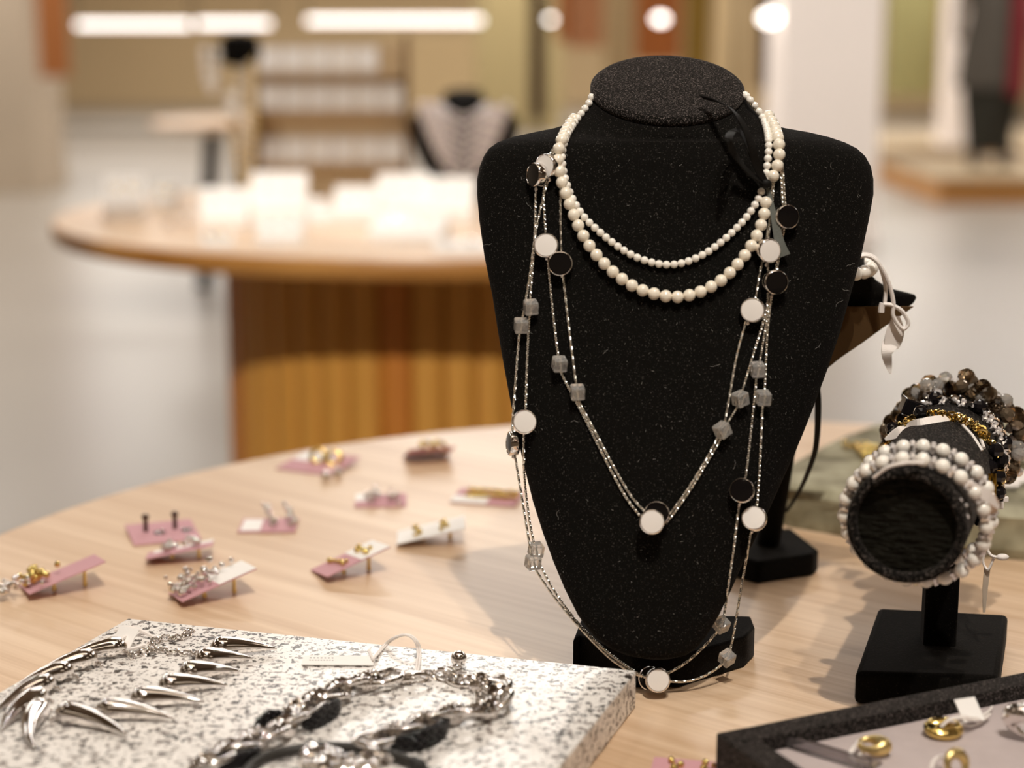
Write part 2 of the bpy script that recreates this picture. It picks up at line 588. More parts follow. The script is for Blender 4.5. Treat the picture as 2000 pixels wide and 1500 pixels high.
column('pillar', 1528, 1722, 9.0, 0.55, M_pillar, 'broad white square pillar behind the bust shoulder')
column('pillar', -260, 62, 12.0, 0.8, M_wall_pale, 'beige pillar at the far side of the shop')
# far fittings: low pale plinth along the end wall
plinth = MB().box((-2.6, 22.4, 0.05), (9.5, 5.0, 0.10)).build('plinth', M_floor, smooth=0, bevel=0.02)
tag(plinth, 'long low pale plinth along the far taupe wall', 'plinth')

# ------------------------------------------------------------------ tables
def round_table(name, c, R, ped, label, nslat, redder, edge=0.034):
    root = thing(name, label, 'table', (c[0], c[1], 0))
    prof = [(0.0001, T - edge), (R - 0.010, T - edge), (R - 0.003, T - edge + 0.003), (R, T - edge + 0.010)]
    eb = MB().lathe(prof + [(R, T - 0.006), (R - 0.002, T - 0.0015), (R - 0.006, T - 0.0002)], 160, Matrix.Translation((c[0], c[1], 0)))
    # edge and underside, shade put into the oak colour
    eb.build('table_edge', M_oak_shaded, root)
    MB().lathe([(0.0001, T - 0.004), (R - 0.006, T - 0.004), (R - 0.0062, T)], 160, Matrix.Translation((c[0], c[1], 0))).build('table_top', M_oak, root)
    MB().lathe([(ped - 0.02, 0.0), (ped - 0.02, T - edge)], 64, Matrix.Translation((c[0], c[1], 0))).build('pedestal_core', M_oak_slat2, root)
    h = T - edge - 0.001
    meshes = []
    wseg = 2 * math.pi * ped / nslat
    for m in (M_oak_slat, M_oak_slat2):
        prof2 = [(-wseg * .46, -0.02), (-wseg * .46, -0.003), (-wseg * .36, 0.004), (0, 0.007), (wseg * .36, 0.004), (wseg * .46, -0.003), (wseg * .46, -0.02)]
        meshes.append(MB().prism(prof2, 0.0, h).mesh('slat', m, 50))
    for k in range(nslat):
        a = 2 * math.pi * k / nslat
        n = Vector((math.cos(a), math.sin(a), 0))
        t = Vector((-n.y, n.x, 0))
        Mx = Matrix((-t, n, Vector((0, 0, 1)))).transposed().to_4x4()
        inst('slat', meshes[1 if redder(k) else 0], Matrix.Translation(Vector((c[0], c[1], 0)) + n * ped) @ Mx, root)
    return root

round_table('display_table', (0.1686, 0.9517), 0.5645, 0.30, 'pale oak round display table carrying the black bust and granite slab', 40, lambda k: False)
rk = random.Random(3)
BTC = (-0.15, 3.38)
round_table('display_table', BTC, 0.738, 0.41, 'round oak table with slatted pedestal behind, crowded with white boxes', 44, lambda k: rk.random() < 0.42)

# ------------------------------------------------------------------ main bust
LEAN = 0.306
TIPZ = 0.024
EY0 = 0.848

def edge_hit(px, py, off=0.0):
    """point where the pixel's ray meets the leaning mid plane of the bust"""
    d = ray(px, py)
    # y = EY0 + LEAN*(z-T-TIPZ) + off
    t = (EY0 + off + LEAN * (CAM_Z - T - TIPZ)) / (d.y - LEAN * d.z)
    return EYE + d * t

OUT = [  # image row: left and right silhouette
    (1282, 1284, 1286), (1280, 1245, 1325), (1274, 1215, 1345), (1262, 1187, 1362), (1240, 1158, 1380), (1200, 1128, 1404), (1150, 1103, 1428),
    (1100, 1082, 1450), (1040, 1060, 1480), (980, 1041, 1508), (900, 1021, 1544), (850, 1010, 1566), (790, 998, 1590),
    (720, 985, 1616), (650, 973, 1640), (580, 962, 1660), (500, 946, 1682), (430, 936, 1697), (380, 932, 1706),
    (350, 932, 1706), (325, 937, 1701), (305, 945, 1690), (290, 955, 1674), (278, 972, 1650), (268, 1000, 1620),
    (260, 1040, 1585), (254, 1075, 1545), (247, 1102, 1510), (235, 1122, 1492), (218, 1138, 1474), (200, 1149, 1460), (184, 1155, 1451)]

def build_bust(name, out, mat, mid, zt0, zt1, tilt, bf0, bf1, bb0, bb1, facing=-1, nphi=48, parent=None, wref=0.07):
    rows = []
    for (py, l, r) in out:
        a, b = mid(l, py), mid(r, py)
        rows.append(((a.z + b.z) / 2, a.x, b.x, (a.y + b.y) / 2))
    rows.sort()
    Z = np.array([q[0] for q in rows]); XL = np.array([q[1] for q in rows]); XR = np.array([q[2] for q in rows]); YC = np.array([q[3] for q in rows])
    lev = []
    for i in range(len(Z) - 1):
        k = 4
        for j in range(k):
            lev.append(Z[i] + (Z[i + 1] - Z[i]) * j / k)
    lev.append(Z[-1])
    mb = MB()
    ring_n = nphi
    for z in lev:
        xl, xr, yc = np.interp(z, Z, XL), np.interp(z, Z, XR), np.interp(z, Z, YC)
        w = (xr - xl) / 2; xc = (xr + xl) / 2
        k = min(1, max(0, (z - zt0) / (zt1 - zt0)))
        ks = k * k * (3 - 2 * k)
        s = min(1.0, w / wref) ** 0.8
        bf = (bf0 * s) * (1 - ks) + bf1 * ks
        bb = (bb0 * s) * (1 - ks) + bb1 * ks
        tl = math.tan(tilt * ks)
        for j in range(ring_n):
            a = 2 * math.pi * j / ring_n
            ca, sa = math.cos(a), math.sin(a)
            dy = facing * (bf * sa if sa > 0 else bb * sa)
            mb.v.append((xc + w * ca, yc + dy, z + dy * tl * 1.0))
    for i in range(len(lev) - 1):
        for j in range(ring_n):
            j2 = (j + 1) % ring_n
            mb.f.append((i * ring_n + j, i * ring_n + j2, (i + 1) * ring_n + j2, (i + 1) * ring_n + j))
    mb.f.append(tuple(range(ring_n))[::-1])
    mb.f.append(tuple((len(lev) - 1) * ring_n + j for j in range(ring_n)))
    return mb

def mid_main(px, py):
    off = 0.0
    if py < 300:
        off = (300 - py) / 116 * 0.012
    return edge_hit(px, py, off)

bust = thing('necklace_bust', 'large black velvet necklace bust on a chamfered base, draped with pearls and chains', 'display bust', on_z(1290, 1290, 0))
cap_c = mid_main(1303, 180)
TILT = math.radians(23)
bust_mb = build_bust('body', OUT, M_velvet, mid_main, mid_main(1300, 300).z, mid_main(1300, 184).z, TILT, 0.028, 0.039, 0.012, 0.039)
bust_mb.build('body', M_velvet, bust, 60)
BVH = BVHTree.FromPolygons([Vector(v) for v in bust_mb.v], bust_mb.f)
# neck cap: tilted oval plate, a hair wider than the neck
nrm = Vector((0, -math.sin(TILT), math.cos(TILT)))
capw = (at_y(1451, 184, cap_c.y).x - at_y(1155, 184, cap_c.y).x) / 2 + 0.0006
MC = frame(nrm, (1, 0, 0), cap_c + nrm * 0.0005)
cap_mb = MB().lathe([(capw - 0.001, -0.0015), (capw, 0.0), (capw, 0.002), (capw - 0.0016, 0.0034), (capw - 0.004, 0.0038), (0.0001, 0.0038)], 72, MC)
cap_mb.build('neck_cap', M_velvet_lit, bust, 50)
base_pts = [on_z(1474, 1224, .018), on_z(1453, 1304, 0), on_z(1325, 1344, 0), on_z(1235, 1344, 0), on_z(1132, 1302, 0), on_z(1119, 1250, .018), on_z(1140, 1196, .018), on_z(1466, 1203, .018)]
MB().prism([(p.x, p.y) for p in base_pts], T + 0.0002, T + 0.018).build('base', M_velvet_plain, bust, 40, 0.003)
p0 = on_z(1290, 1215, .018)
MB().prism([(p0.x - .018, -.006), (p0.x + .018, -.006), (p0.x + .018, .006), (p0.x - .018, .006)], 0, 0.17,
           Matrix.Translation((0, p0.y + 0.012, T + 0.017)) @ Matrix.Rotation(-math.atan(LEAN) * 0.7, 4, 'X')).build('support_post', M_velvet_plain, bust, 40, 0.002)

def hit(px, py, push=0.0, Y=None):
    d = ray(px, py)
    if Y is not None:
        return EYE + d * (Y / d.y)
    loc, n, i, dist = BVH.ray_cast(EYE, d.normalized())
    if loc is None:
        Y = 0.935 if py < 420 else 0.885
        return EYE + d * (Y / d.y)
    dn = d.normalized()
    c = max(0.45, abs(n.dot(dn)))
    return loc - dn * (push / c)

def draped(pts, push, n=8):
    """smooth 3D path through pixel points lying on the bust, kept off its surface"""
    P = []
    for q in pts:
        P.append(hit(q[0], q[1], push, q[2] if len(q) > 2 else None))
    S = catmull(P, n)
    out = []
    for s in S:
        d = (s - EYE)
        L = d.length
        dn = d / L
        loc, nn, i, dist = BVH.ray_cast(EYE, dn)
        if loc is not None:
            lim = dist - push / max(0.45, abs(nn.dot(dn)))
            if L > lim:
                s = EYE + dn * lim
        out.append(s)
    return out

# lint fibres on the velvet
rl = random.Random(11)
lint = MB()
for k in range(260):
    py = rl.uniform(300, 1250); px = rl.uniform(950, 1690)
    d = ray(px, py).normalized()
    loc, n, i, dist = BVH.ray_cast(EYE, d)
    if loc is None: continue
    p = loc - d * 0.0006
    a = rl.uniform(0, 6.28); L = rl.uniform(0.0006, 0.0016) if rl.random() < .93 else rl.uniform(.003, .006)
    pts = []
    for j in range(5):
        pts.append(p + Vector((math.cos(a), 0, math.sin(a))) * L * 0.0)
        p = p + Vector((math.cos(a), 0.3 * math.sin(a), math.sin(a))) * (L / 4)
        a += rl.uniform(-0.9, 0.9)
        h2, n2, i2, d2 = BVH.ray_cast(EYE, (p - EYE).normalized())
        if h2 is not None:
            p = h2 - (p - EYE).normalized() * 0.0005
    lint.tube(pts, 0.00005, 3)
lo = lint.build('lint', plain('pale_lint', (0.42, 0.39, 0.36, 1), 0.9), bust, 0)
lo['kind'] = 'stuff'; lo['label'] = 'pale lint fibres on the black velvet'

# ------------------------------------------------------------------ pearl strands
def strand(name, label, pts_list, r, mat, group):
    mesh = MB().sphere((0, 0, 0), r, 16, 10).mesh('pearl', mat, 180)
    first = hit(*pts_list[0][0], push=r)
    root = thing(name, label, 'necklace', first, group)
    for pts in pts_list:
        P = draped(pts, r * 1.05, 10)
        for p in resample(P, r * 1.86):
            inst('pearl', mesh, Matrix.Translation(p) @ Matrix.Rotation(random.random() * 3, 4, 'X'), root)
    return root

SMALL = [[(1155, 190), (1150, 202), (1140, 216), (1122, 240), (1106, 268), (1098, 300), (1100, 330), (1108, 362), (1122, 395), (1142, 425), (1170, 452), (1205, 480), (1240, 501), (1275, 513),
          (1305, 517), (1335, 513), (1370, 499), (1402, 478), (1432, 452), (1458, 424), (1478, 394), (1488, 372)],
         [(1494, 352), (1498, 325), (1501, 295), (1500, 265), (1492, 236), (1478, 212), (1460, 190), (1452, 184)]]
LARGE = [[(1121, 233), (1110, 248), (1094, 282), (1090, 315), (1096, 350), (1106, 380), (1119, 415), (1132, 446), (1148, 475), (1172, 506), (1202, 535), (1237, 559), (1275, 573),
          (1320, 580), (1362, 572), (1402, 552), (1432, 526), (1458, 494), (1478, 460), (1490, 428), (1496, 398), (1494, 376)],
         [(1510, 344), (1520, 318), (1522, 288), (1516, 258), (1502, 228), (1493, 216)]]
strand('pearl_necklace', 'short strand of tiny white pearls, the upper one on the large black bust', SMALL, 0.0021, M_pearl_w, 'pearl strands on the large bust')
strand('pearl_necklace', 'longer strand of larger cream pearls just below the tiny ones on the bust', LARGE, 0.0033, M_pearl, 'pearl strands on the large bust')

# black ribbon bow tied round the pearls
bow = thing('ribbon_bow', 'black satin ribbon bow tied round the pearls at the bust neck', 'ribbon', hit(1496, 358, 0.006))
def ribbon_px(pts, halfw, push, parent, mat, name, side=(1, 0, 0.3), n=8):
    P = []
    for i, q in enumerate(pts):
        P.append(hit(q[0], q[1], q[2] if len(q) > 2 else push))
    S = catmull(P, n)
    return MB().strip(S, halfw, side).build(name, mat, parent, 0)
ribbon_px([(1494, 356, .008), (1478, 322, .012), (1468, 285, .016), (1452, 245, .020), (1430, 215, .018), (1402, 198, .016), (1370, 189, .013)], 0.0020, .01, bow, M_ribbon_b, 'tail', side=(0.8, 0.3, -0.5))
ribbon_px([(1492, 357, .008), (1462, 336, .011), (1438, 306, .015), (1423, 276, .018), (1430, 258, .020), (1446, 258, .018), (1458, 280, .014), (1474, 318, .010), (1492, 352, .008)], 0.0020, .01, bow, M_ribbon_b, 'loop', side=(0.5, 0.8, 0.1))
MB().sphere(hit(1496, 359, .008), 0.0026, 10, 6, sc=(1.2, .8, 1)).build('knot', M_ribbon_b, bow)
g = ribbon_px([(1498, 362, .005), (1508, 405, .005), (1516, 445, .005), (1524, 478, .005), (1532, 500, .005)], [0.0008 + 0.0024 * i / 32 for i in range(33)], .005, bow, M_ribbon_g, 'tail')
g['label'] = 'frayed grey end of the ribbon'

# ------------------------------------------------------------------ station chain necklaces
DR = 0.0066
rim_mesh = MB().lathe([(0.0001, -0.0019), (DR * .86, -0.0019), (DR * .90, -0.0025), (DR * .97, -0.0022), (DR, -0.001), (DR, 0.001), (DR * .97, 0.0022), (DR * .90, 0.0025), (DR * .86, 0.0019), (0.0001, 0.0019)], 40).mesh('disc_bead', M_silver, 50)
def face_mesh(mat):
    return MB().lathe([(DR * .87, 0.0017), (DR * .84, 0.0023), (DR * .5, 0.0025), (0.0001, 0.00255)], 32).mesh('enamel_face', mat, 60)
FW, FB = face_mesh(M_white_enamel), face_mesh(M_black_enamel)
def disc(parent, px, py, kind, push=0.0045, nrm=None, Y=None, roll=0.0):
    p = hit(px, py, push, Y)
    d = ray(px, py).normalized()
    if nrm is None:
        nrm = -d + Vector((random.uniform(-.12, .12), 0, random.uniform(.0, .22)))
    M = frame(nrm, None, p)
    o = inst('disc_bead', rim_mesh, M, parent)
    o['label'] = 'round %s disc bead in a silver rim' % ('white' if kind == 'w' else 'black')
    inst('enamel_face', FW if kind == 'w' else FB, M, o)
    inst('enamel_face', FW if kind == 'w' else FB, M @ Matrix.Rotation(math.pi, 4, 'X'), o)
    return o
def cube_mesh():
    s = 0.0035; c = 0.0006
    mb = MB()
    import itertools
    vs = []
    idx = {}
    for sx in (-1, 1):
        for sy in (-1, 1):
            for sz in (-1, 1):
                for ax in range(3):
                    v = [sx * (s - c), sy * (s - c), sz * (s - c)]
                    v[ax] = (sx, sy, sz)[ax] * s
                    idx[(sx, sy, sz, ax)] = len(vs); vs.append(Vector(v))
    fs = []
    for ax in range(3):
        o = [i for i in range(3) if i != ax]
        for sg in (-1, 1):
            q = []
            for (a, b) in ((-1, -1), (1, -1), (1, 1), (-1, 1)):
                k = [0, 0, 0]; k[ax] = sg; k[o[0]] = a; k[o[1]] = b
                q.append(idx[(k[0], k[1], k[2], ax)])
            n = (vs[q[1]] - vs[q[0]]).cross(vs[q[2]] - vs[q[0]])
            if n[ax] * sg < 0: q.reverse()
            fs.append(tuple(q))
    for ax in range(3):
        o = [i for i in range(3) if i != ax]
        for a in (-1, 1):
            for b in (-1, 1):
                q = []
                for (e, f) in ((-1, o[0]), (1, o[0]), (1, o[1]), (-1, o[1])):
                    k = [0, 0, 0]; k[ax] = e; k[o[0]] = a; k[o[1]] = b
                    q.append(idx[(k[0], k[1], k[2], f)])
                n = (vs[q[1]] - vs[q[0]]).cross(vs[q[2]] - vs[q[0]])
                dirv = [0, 0, 0]; dirv[o[0]] = a; dirv[o[1]] = b
                if n.dot(Vector(dirv)) < 0: q.reverse()
                fs.append(tuple(q))
    for sx in (-1, 1):
        for sy in (-1, 1):
            for sz in (-1, 1):
                q = [idx[(sx, sy, sz, a)] for a in range(3)]
                n = (vs[q[1]] - vs[q[0]]).cross(vs[q[2]] - vs[q[0]])
                if n.dot(Vector((sx, sy, sz))) < 0: q.reverse()
                fs.append(tuple(q))
    mb.add(vs, fs)
    return mb.mesh('crystal_cube', M_crystal, 0)
CUBE = cube_mesh()
BALL = MB().sphere((0, 0, 0), 0.0011, 10, 6).mesh('spacer_ball', M_silver, 180)
def crystal(parent, px, py, rz=0.3, rx=0.2, ry=0.0, push=0.0042, Y=None):
    p = hit(px, py, push, Y)
    M = Matrix.Translation(p) @ Matrix.Rotation(ry, 4, 'Y') @ Matrix.Rotation(rx, 4, 'X') @ Matrix.Rotation(rz, 4, 'Z')
    o = inst('crystal_cube', CUBE, M, parent)
    return o
def ball(parent, px, py, push=0.003, Y=None):
    inst('spacer_ball', BALL, Matrix.Translation(hit(px, py, push, Y)), parent)
def chain(parent, pts, push=0.0015, r=0.00072):
    P = draped(pts, push, 10)
    return rope_mb(P, r).build('chain', M_chain, parent, 60)

CG = 'silver station chains on the large bust'
inner = thing('station_necklace', 'shorter double silver chain with discs and cubes, its discs meeting mid-chest', 'necklace', hit(1275, 1018, .003), CG)
chain(inner, [(1098, 262), (1084, 292), (1075, 318), (1067, 352), (1062, 375), (1063, 410), (1066, 455), (1068, 480), (1070, 505), (1079, 600), (1090, 692), (1094, 712), (1099, 734), (1140, 812), (1180, 892), (1220, 967), (1250, 1008)])
chain(inner, [(1102, 300), (1096, 340), (1095, 380), (1095, 430), (1096, 490), (1096, 515), (1100, 540), (1112, 645), (1125, 748), (1128, 766), (1132, 786), (1165, 848), (1195, 905), (1230, 965), (1258, 998), (1270, 1006)])
chain(inner, [(1296, 1012), (1312, 998), (1345, 952), (1376, 902), (1398, 862), (1412, 835), (1422, 790), (1438, 700), (1456, 632), (1465, 606), (1476, 580), (1482, 545), (1488, 515), (1496, 470), (1505, 420), (1506, 380), (1512, 345), (1520, 300)])
chain(inner, [(1300, 1022), (1318, 1000), (1350, 954), (1380, 905), (1404, 864), (1420, 828), (1440, 795), (1446, 778), (1452, 756), (1472, 690), (1490, 632), (1499, 590), (1500, 540), (1500, 490), (1502, 455), (1508, 400), (1512, 350)])
for q in ((1068, 325, 'w'), (1067, 480, 'w'), (1095, 515, 'b'), (1500, 490, 'w'), (1470, 606, 'w')):
    kw = {}
    if q[1] == 325: kw = dict(nrm=Vector((-0.75, -1, .15)))
    if q[0] == 1500: kw = dict(nrm=Vector((0.35, -1, .1)))
    disc(inner, q[0], q[1], q[2], **kw)
disc(inner, 1283, 1003, 'b', push=0.0040)
disc(inner, 1273, 1019, 'w', push=0.0095, nrm=Vector((0, -1, .25)))
for q in ((1093, 711, .25, .3, .1), (1128, 766, .1, .25, 0), (1446, 779, .5, .2, -.2), (1411, 840, .5, .2, -.4)):
    crystal(inner, *q)
for q in ((1068, 505), (1098, 539), (1497, 518), (1460, 632), (1073, 352)):
    ball(inner, *q)

outer = thing('station_necklace', 'long double silver chain with discs and cubes, hanging to the base of the bust', 'necklace', on_z(1280, 1330, 0.008), CG)
chain(outer, [(1100, 262), (1082, 290), (1064, 315), (1052, 340), (1047, 372), (1045, 440), (1042, 500), (1036, 580), (1036, 602), (1034, 622), (1030, 700), (1027, 790), (1025, 824), (1023, 860, .884), (1024, 930, .880), (1033, 1010, .874), (1042, 1058, .870),
              (1047, 1078, .869), (1056, 1105, .867), (1085, 1158, .862), (1130, 1218, .857), (1180, 1268, .854), (1225, 1302, .851), (1262, 1324, .848)])
chain(outer, [(1098, 300), (1080, 330), (1072, 352), (1064, 375), (1052, 425), (1044, 470), (1034, 545), (1022, 616), (1018, 636), (1014, 660, .893), (1006, 760, .888), (1001, 830, .882), (1002, 866, .878), (1009, 910, .875), (1022, 990, .871), (1034, 1062, .867),
              (1041, 1098, .866), (1052, 1122, .864), (1090, 1176, .860), (1140, 1234, .855), (1190, 1284, .852), (1228, 1310, .850), (1255, 1322, .849)])
chain(outer, [(1305, 1331, .848), (1340, 1331, .851), (1372, 1322, .855), (1402, 1304, .860), (1420, 1285, .863), (1430, 1252, .866), (1445, 1165, .870), (1458, 1090, .873), (1467, 1036), (1473, 1012), (1478, 984), (1484, 900), (1489, 800), (1491, 777), (1494, 748), (1498, 660), (1504, 600), (1510, 560), (1516, 520), (1524, 460), (1529, 420), (1527, 380), (1525, 330), (1522, 290)])
chain(outer, [(1303, 1316, .849), (1340, 1294, .853), (1376, 1262, .858), (1402, 1232, .862), (1410, 1218, .863), (1416, 1188), (1430, 1090), (1444, 985), (1449, 958), (1457, 925), (1468, 830), (1477, 742), (1480, 722), (1486, 694), (1500, 612), (1512, 560), (1521, 505), (1531, 450), (1536, 424), (1533, 392), (1530, 345), (1526, 300)])
disc(outer, 1048, 342, 'b', nrm=Vector((-1, -.62, .1)), push=0.006)
disc(outer, 1026, 824, 'w')
disc(outer, 1002, 866, 'b', nrm=Vector((-1, -.25, .05)), Y=.878)
disc(outer, 1536, 424, 'b', nrm=Vector((.28, -1, .2)))
disc(outer, 1514, 551, 'b', nrm=Vector((.22, -1, .05)), push=.006)
disc(outer, 1449, 958, 'b', push=.005)
disc(outer, 1473, 1013, 'w', push=.007)
disc(outer, 1271, 1325, 'b', Y=.8515, nrm=Vector((-.1, -1, .3)))
disc(outer, 1284, 1328, 'w', Y=.844, nrm=Vector((.12, -1, .3)))
for q in ((1037, 600, .2, .25, 0), (1018, 636, .15, .25, .05), (1480, 722, .1, .2, 0), (1491, 777, .15, .2, .05)):
    crystal(outer, *q)
for q in ((1047, 1074, .4, .2, .15, .869), (1041, 1098, .5, .2, .1, .866), (1409, 1220, .7, .5, .2, .863), (1420, 1285, .75, .55, .1, .863)):
    crystal(outer, q[0], q[1], q[2], q[3], q[4], Y=q[5])
for q in ((1024, 856, .884), (1003, 893, .876)):
    ball(outer, q[0], q[1], Y=q[2])
for q in ((1047, 370), (1506, 580), (1444, 985), (1468, 1038)):
    ball(outer, *q)

# ------------------------------------------------------------------ bracelet bar and its bracelets
bar = thing('bracelet_bar', 'black velvet bracelet bar on a square post and base, loaded with bracelets', 'jewelry stand', on_z(1830, 1255, 0))
bq = [on_z(1715, 1186, .018), on_z(1969, 1199, .018), on_z(1951, 1322, .018), on_z(1670, 1313, .018)]
MB().prism([(p.x, p.y) for p in bq], T + 0.0002, T + 0.018).build('base', M_velvet_plain, bar, 40, 0.003)
pc = on_z(1832, 1252, .018)
AX0 = Vector((0.1878, 0.785, T + 0.1104)); AX1 = Vector((0.2610, 0.976, T + 0.1104))
AXD = (AX1 - AX0).normalized(); BL = (AX1 - AX0).length; BR = 0.0285
MB().prism([(-.0088, -.008), (.0088, -.008), (.0088, .008), (-.0088, .008)], 0, 0.075, Matrix.Translation((pc.x, pc.y, T + 0.017)) @ Matrix.Rotation(-0.12, 4, 'Z')).build('post', M_velvet_plain, bar, 40, 0.0015)
MF = frame(AXD, (0, 0, 1), AX0)
prof = [(0.0235, 0.006), (0.0238, 0.0012), (0.0250, 0.0), (0.0272, 0.0004), (0.0283, 0.002), (BR, 0.006), (BR, BL - .004), (BR - .002, BL), (0.0001, BL)]
bar_mb = MB().lathe(prof, 64, MF)
bar_mb.build('roll', velvet('black_velvet_roll', sheen=0.05, thr=0.54, lint=(0.15, 0.125, 0.11), scale=800), bar, 60)
MB().lathe([(0.0238, 0.0055), (0.0001, 0.0055)], 48, MF).build('end_panel', M_wrinkle, bar, 60)
BVB = BVHTree.FromPolygons([Vector(v) for v in bar_mb.v], bar_mb.f)
RIGHT = AXD.cross(Vector((0, 0, 1))).normalized()
UPV = Vector((0, 0, 1))

def ring_pt(s, ang, R, dx=0.0, dz=0.0, slant=0.0):
    """point on a loop round the roll; ang measured from the top towards the right"""
    return AX0 + AXD * (s + slant * math.cos(ang)) + RIGHT * (R * math.sin(ang) + dx) + UPV * (R * math.cos(ang) + dz)

RON = MB().torus(0.0020, 0.0010, 10, 5, bump=0.45, tw=5).torus(0.0012, 0.0009, 8, 4).mesh('rondelle', M_rhine, 40)
BP = MB().sphere((0, 0, 0), 0.0037, 18, 12).mesh('pearl', M_pearl_w, 180)
pb = thing('pearl_bracelet', 'double-wrapped white pearl bracelet with rhinestone spacers at the front of the bar', 'bracelet', AX0 + UPV * BR)
def pearl_loop(s, n, R, dx, dz, slant, a0):
    for k in range(n):
        a = a0 + 2 * math.pi * k / n
        inst('pearl', BP, Matrix.Translation(ring_pt(s, a, R, dx, dz, slant)), pb)
        b = a + math.pi / n
        p = ring_pt(s, b, R, dx, dz, slant); q = ring_pt(s, b + .02, R, dx, dz, slant)
        inst('rondelle', RON, frame(q - p, None, p), pb)
pearl_loop(0.019, 22, 0.0340, 0.0017, -0.0017, -0.012, 0.12)
pearl_loop(0.048, 22, 0.0340, 0.0017, -0.0017, -0.014, 0.30)
# leaf charm with rhinestones
ch = MB()
for i in range(26):
    u = rl.uniform(0, 1); w = (math.sin(math.pi * u) ** .8) * .0028
    p = at_y(1868 - 6 * math.cos(u * 5) + u * 14, 962 + u * 60, 0.782)
    ch.sphere(p + Vector((rl.uniform(-w, w), 0, 0)), 0.0009, 6, 4)
ch.build('leaf_charm', M_rhine, pb)
# white tie of the pearl bracelet
def on_bar(px, py, push):
    d = ray(px, py).normalized()
    loc, n, i, dist = BVB.ray_cast(EYE, d)
    if loc is None:
        return at_y(px, py, 0.80)
    return loc - d * push
wt = thing('ribbon_tie', 'thin white ribbon tied to the pearl bracelet, its tail pointing right', 'ribbon', on_bar(1800, 905, .002))
MB().tube(catmull([at_y(1740, 892, .826), at_y(1775, 884, .822), at_y(1815, 888, .82), at_y(1850, 905, .82), at_y(1880, 935, .812)], 8), 0.0009, 6).build('cord', M_ribbon_w, wt)
MB().tube(catmull([at_y(1706, 933, .788), at_y(1735, 912, .783), at_y(1770, 904, .781), at_y(1805, 904, .781)], 8), 0.0009, 6).build('cord', M_ribbon_w, wt)
MB().strip(catmull([at_y(1876, 938, .785), at_y(1900, 952, .784), at_y(1930, 970, .784), at_y(1950, 992, .786)], 8), [0.0006 + .0022 * math.sin(math.pi * i / 24) for i in range(25)], (0.4, 0, 1)).build('ribbon_tail', M_ribbon_w, wt, 0)
sh = MB().lathe([(0.0001, .0006), (0.0035, .0004), (0.0052, -.0006)], 20, frame((0.2, -1, .2), None, at_y(1933, 985, .80))).build('shell_charm', plain('smoked_shell', srgb(170, 140, 116), .35), wt)
# hanging string with paper slip
tg = thing('swing_tag', 'thin paper slip on knotted white string hanging beside the bar', 'tag', at_y(1922, 1060, .87))
MB().tube(catmull([at_y(1930, 1005, .87), at_y(1925, 1040, .87), at_y(1928, 1070, .868), at_y(1938, 1086, .866), at_y(1962, 1088, .865)], 8), 0.0008, 6).build('string', M_ribbon_w, tg)
MB().tube(catmull([at_y(1928, 1060, .87), at_y(1920, 1095, .87), at_y(1930, 1112, .868), at_y(1941, 1090, .867)], 8), 0.0007, 6).build('string', M_ribbon_w, tg)
MB().sphere(at_y(1958, 1088, .865), 0.0022, 8, 6, sc=(1.6, 1, .8)).build('knot', M_ribbon_w, tg)
MB().strip([at_y(1928, 1110, .87), at_y(1924, 1150, .87), at_y(1922, 1196, .87)], [.0016, .0014, .0006], (1, 0, .1)).build('slip', plain('grey_paper', srgb(190, 174, 156), .8), tg, 0)

# black bead and gold link bracelet
facet = MB().sphere((0, 0, 0), 0.0043, 9, 6).mesh('black_bead', M_black_bead, 0)
glink = MB().torus(0.0026, 0.0008, 12, 5, sy=.7).mesh('gold_link', M_gold, 60)
bg_ = thing('bead_bracelet', 'black faceted beads and gold links bracelet around the middle of the bar', 'bracelet', ring_pt(.12, 0, BR))
for k in range(26):
    a = -2.0 + 4.6 * k / 25
    R = BR + .0043
    dz = 0
    p = ring_pt(.118, a, R, 0.001, dz)
    if k % 3 == 0 and not (10 <= k <= 16):
        inst('black_bead', facet, Matrix.Translation(p) @ Matrix.Rotation(rl.random() * 3, 4, 'X') @ Matrix.Rotation(rl.random() * 3, 4, 'Z'), bg_)
    else:
        for j in range(3):
            p = ring_pt(.118 + rl.uniform(-.002, .002), a + (j - 1) * .055, BR + .002 + rl.uniform(0, .0012), .001)
            inst('gold_link', glink, Matrix.Translation(p) @ Matrix.Rotation(rl.uniform(0, 3.1), 4, 'X') @ Matrix.Rotation(rl.uniform(0, 3.1), 4, 'Y'), bg_)
tas = MB()
for k in range(14):
    x = rl.uniform(1924, 1946)
    tas.tube([at_y(x, 925, .87), at_y(x + rl.uniform(-3, 3), 950, .868), at_y(x + rl.uniform(-8, 6), 985, .868)], 0.00035, 4)
tas.build('tassel', M_gold, bg_)
for q in ((1934, 912), (1946, 880), (1950, 930), (1741, 905)):
    inst('black_bead', facet, Matrix.Translation(at_y(q[0], q[1], .882)), bg_)
wr = thing('ribbon_tie', 'flat white ribbon tied round the gold link bracelet on the bar top', 'ribbon', on_bar(1830, 835, .002))
Pw = [at_y(1730, 858, .855), on_bar(1760, 842, .003), on_bar(1800, 828, .003), on_bar(1840, 820, .003), on_bar(1868, 813, .003)]
MB().strip(catmull(Pw, 8), [0.0006 + .0030 * math.sin(math.pi * min(1, i / 32)) ** .7 for i in range(33)], (0, .9, .6)).build('ribbon_tail', M_ribbon_w, wr, 0)
MB().tube(catmull([on_bar(1868, 813, .003), on_bar(1890, 822, .003), on_bar(1910, 845, .003), on_bar(1922, 875, .003)], 8), 0.0010, 6).build('cord', M_ribbon_w, wr)
MB().tube(catmull([on_bar(1868, 815, .003), on_bar(1882, 832, .003), on_bar(1900, 852, .003), on_bar(1918, 880, .003)], 8), 0.0009, 6).build('cord', M_ribbon_w, wr)
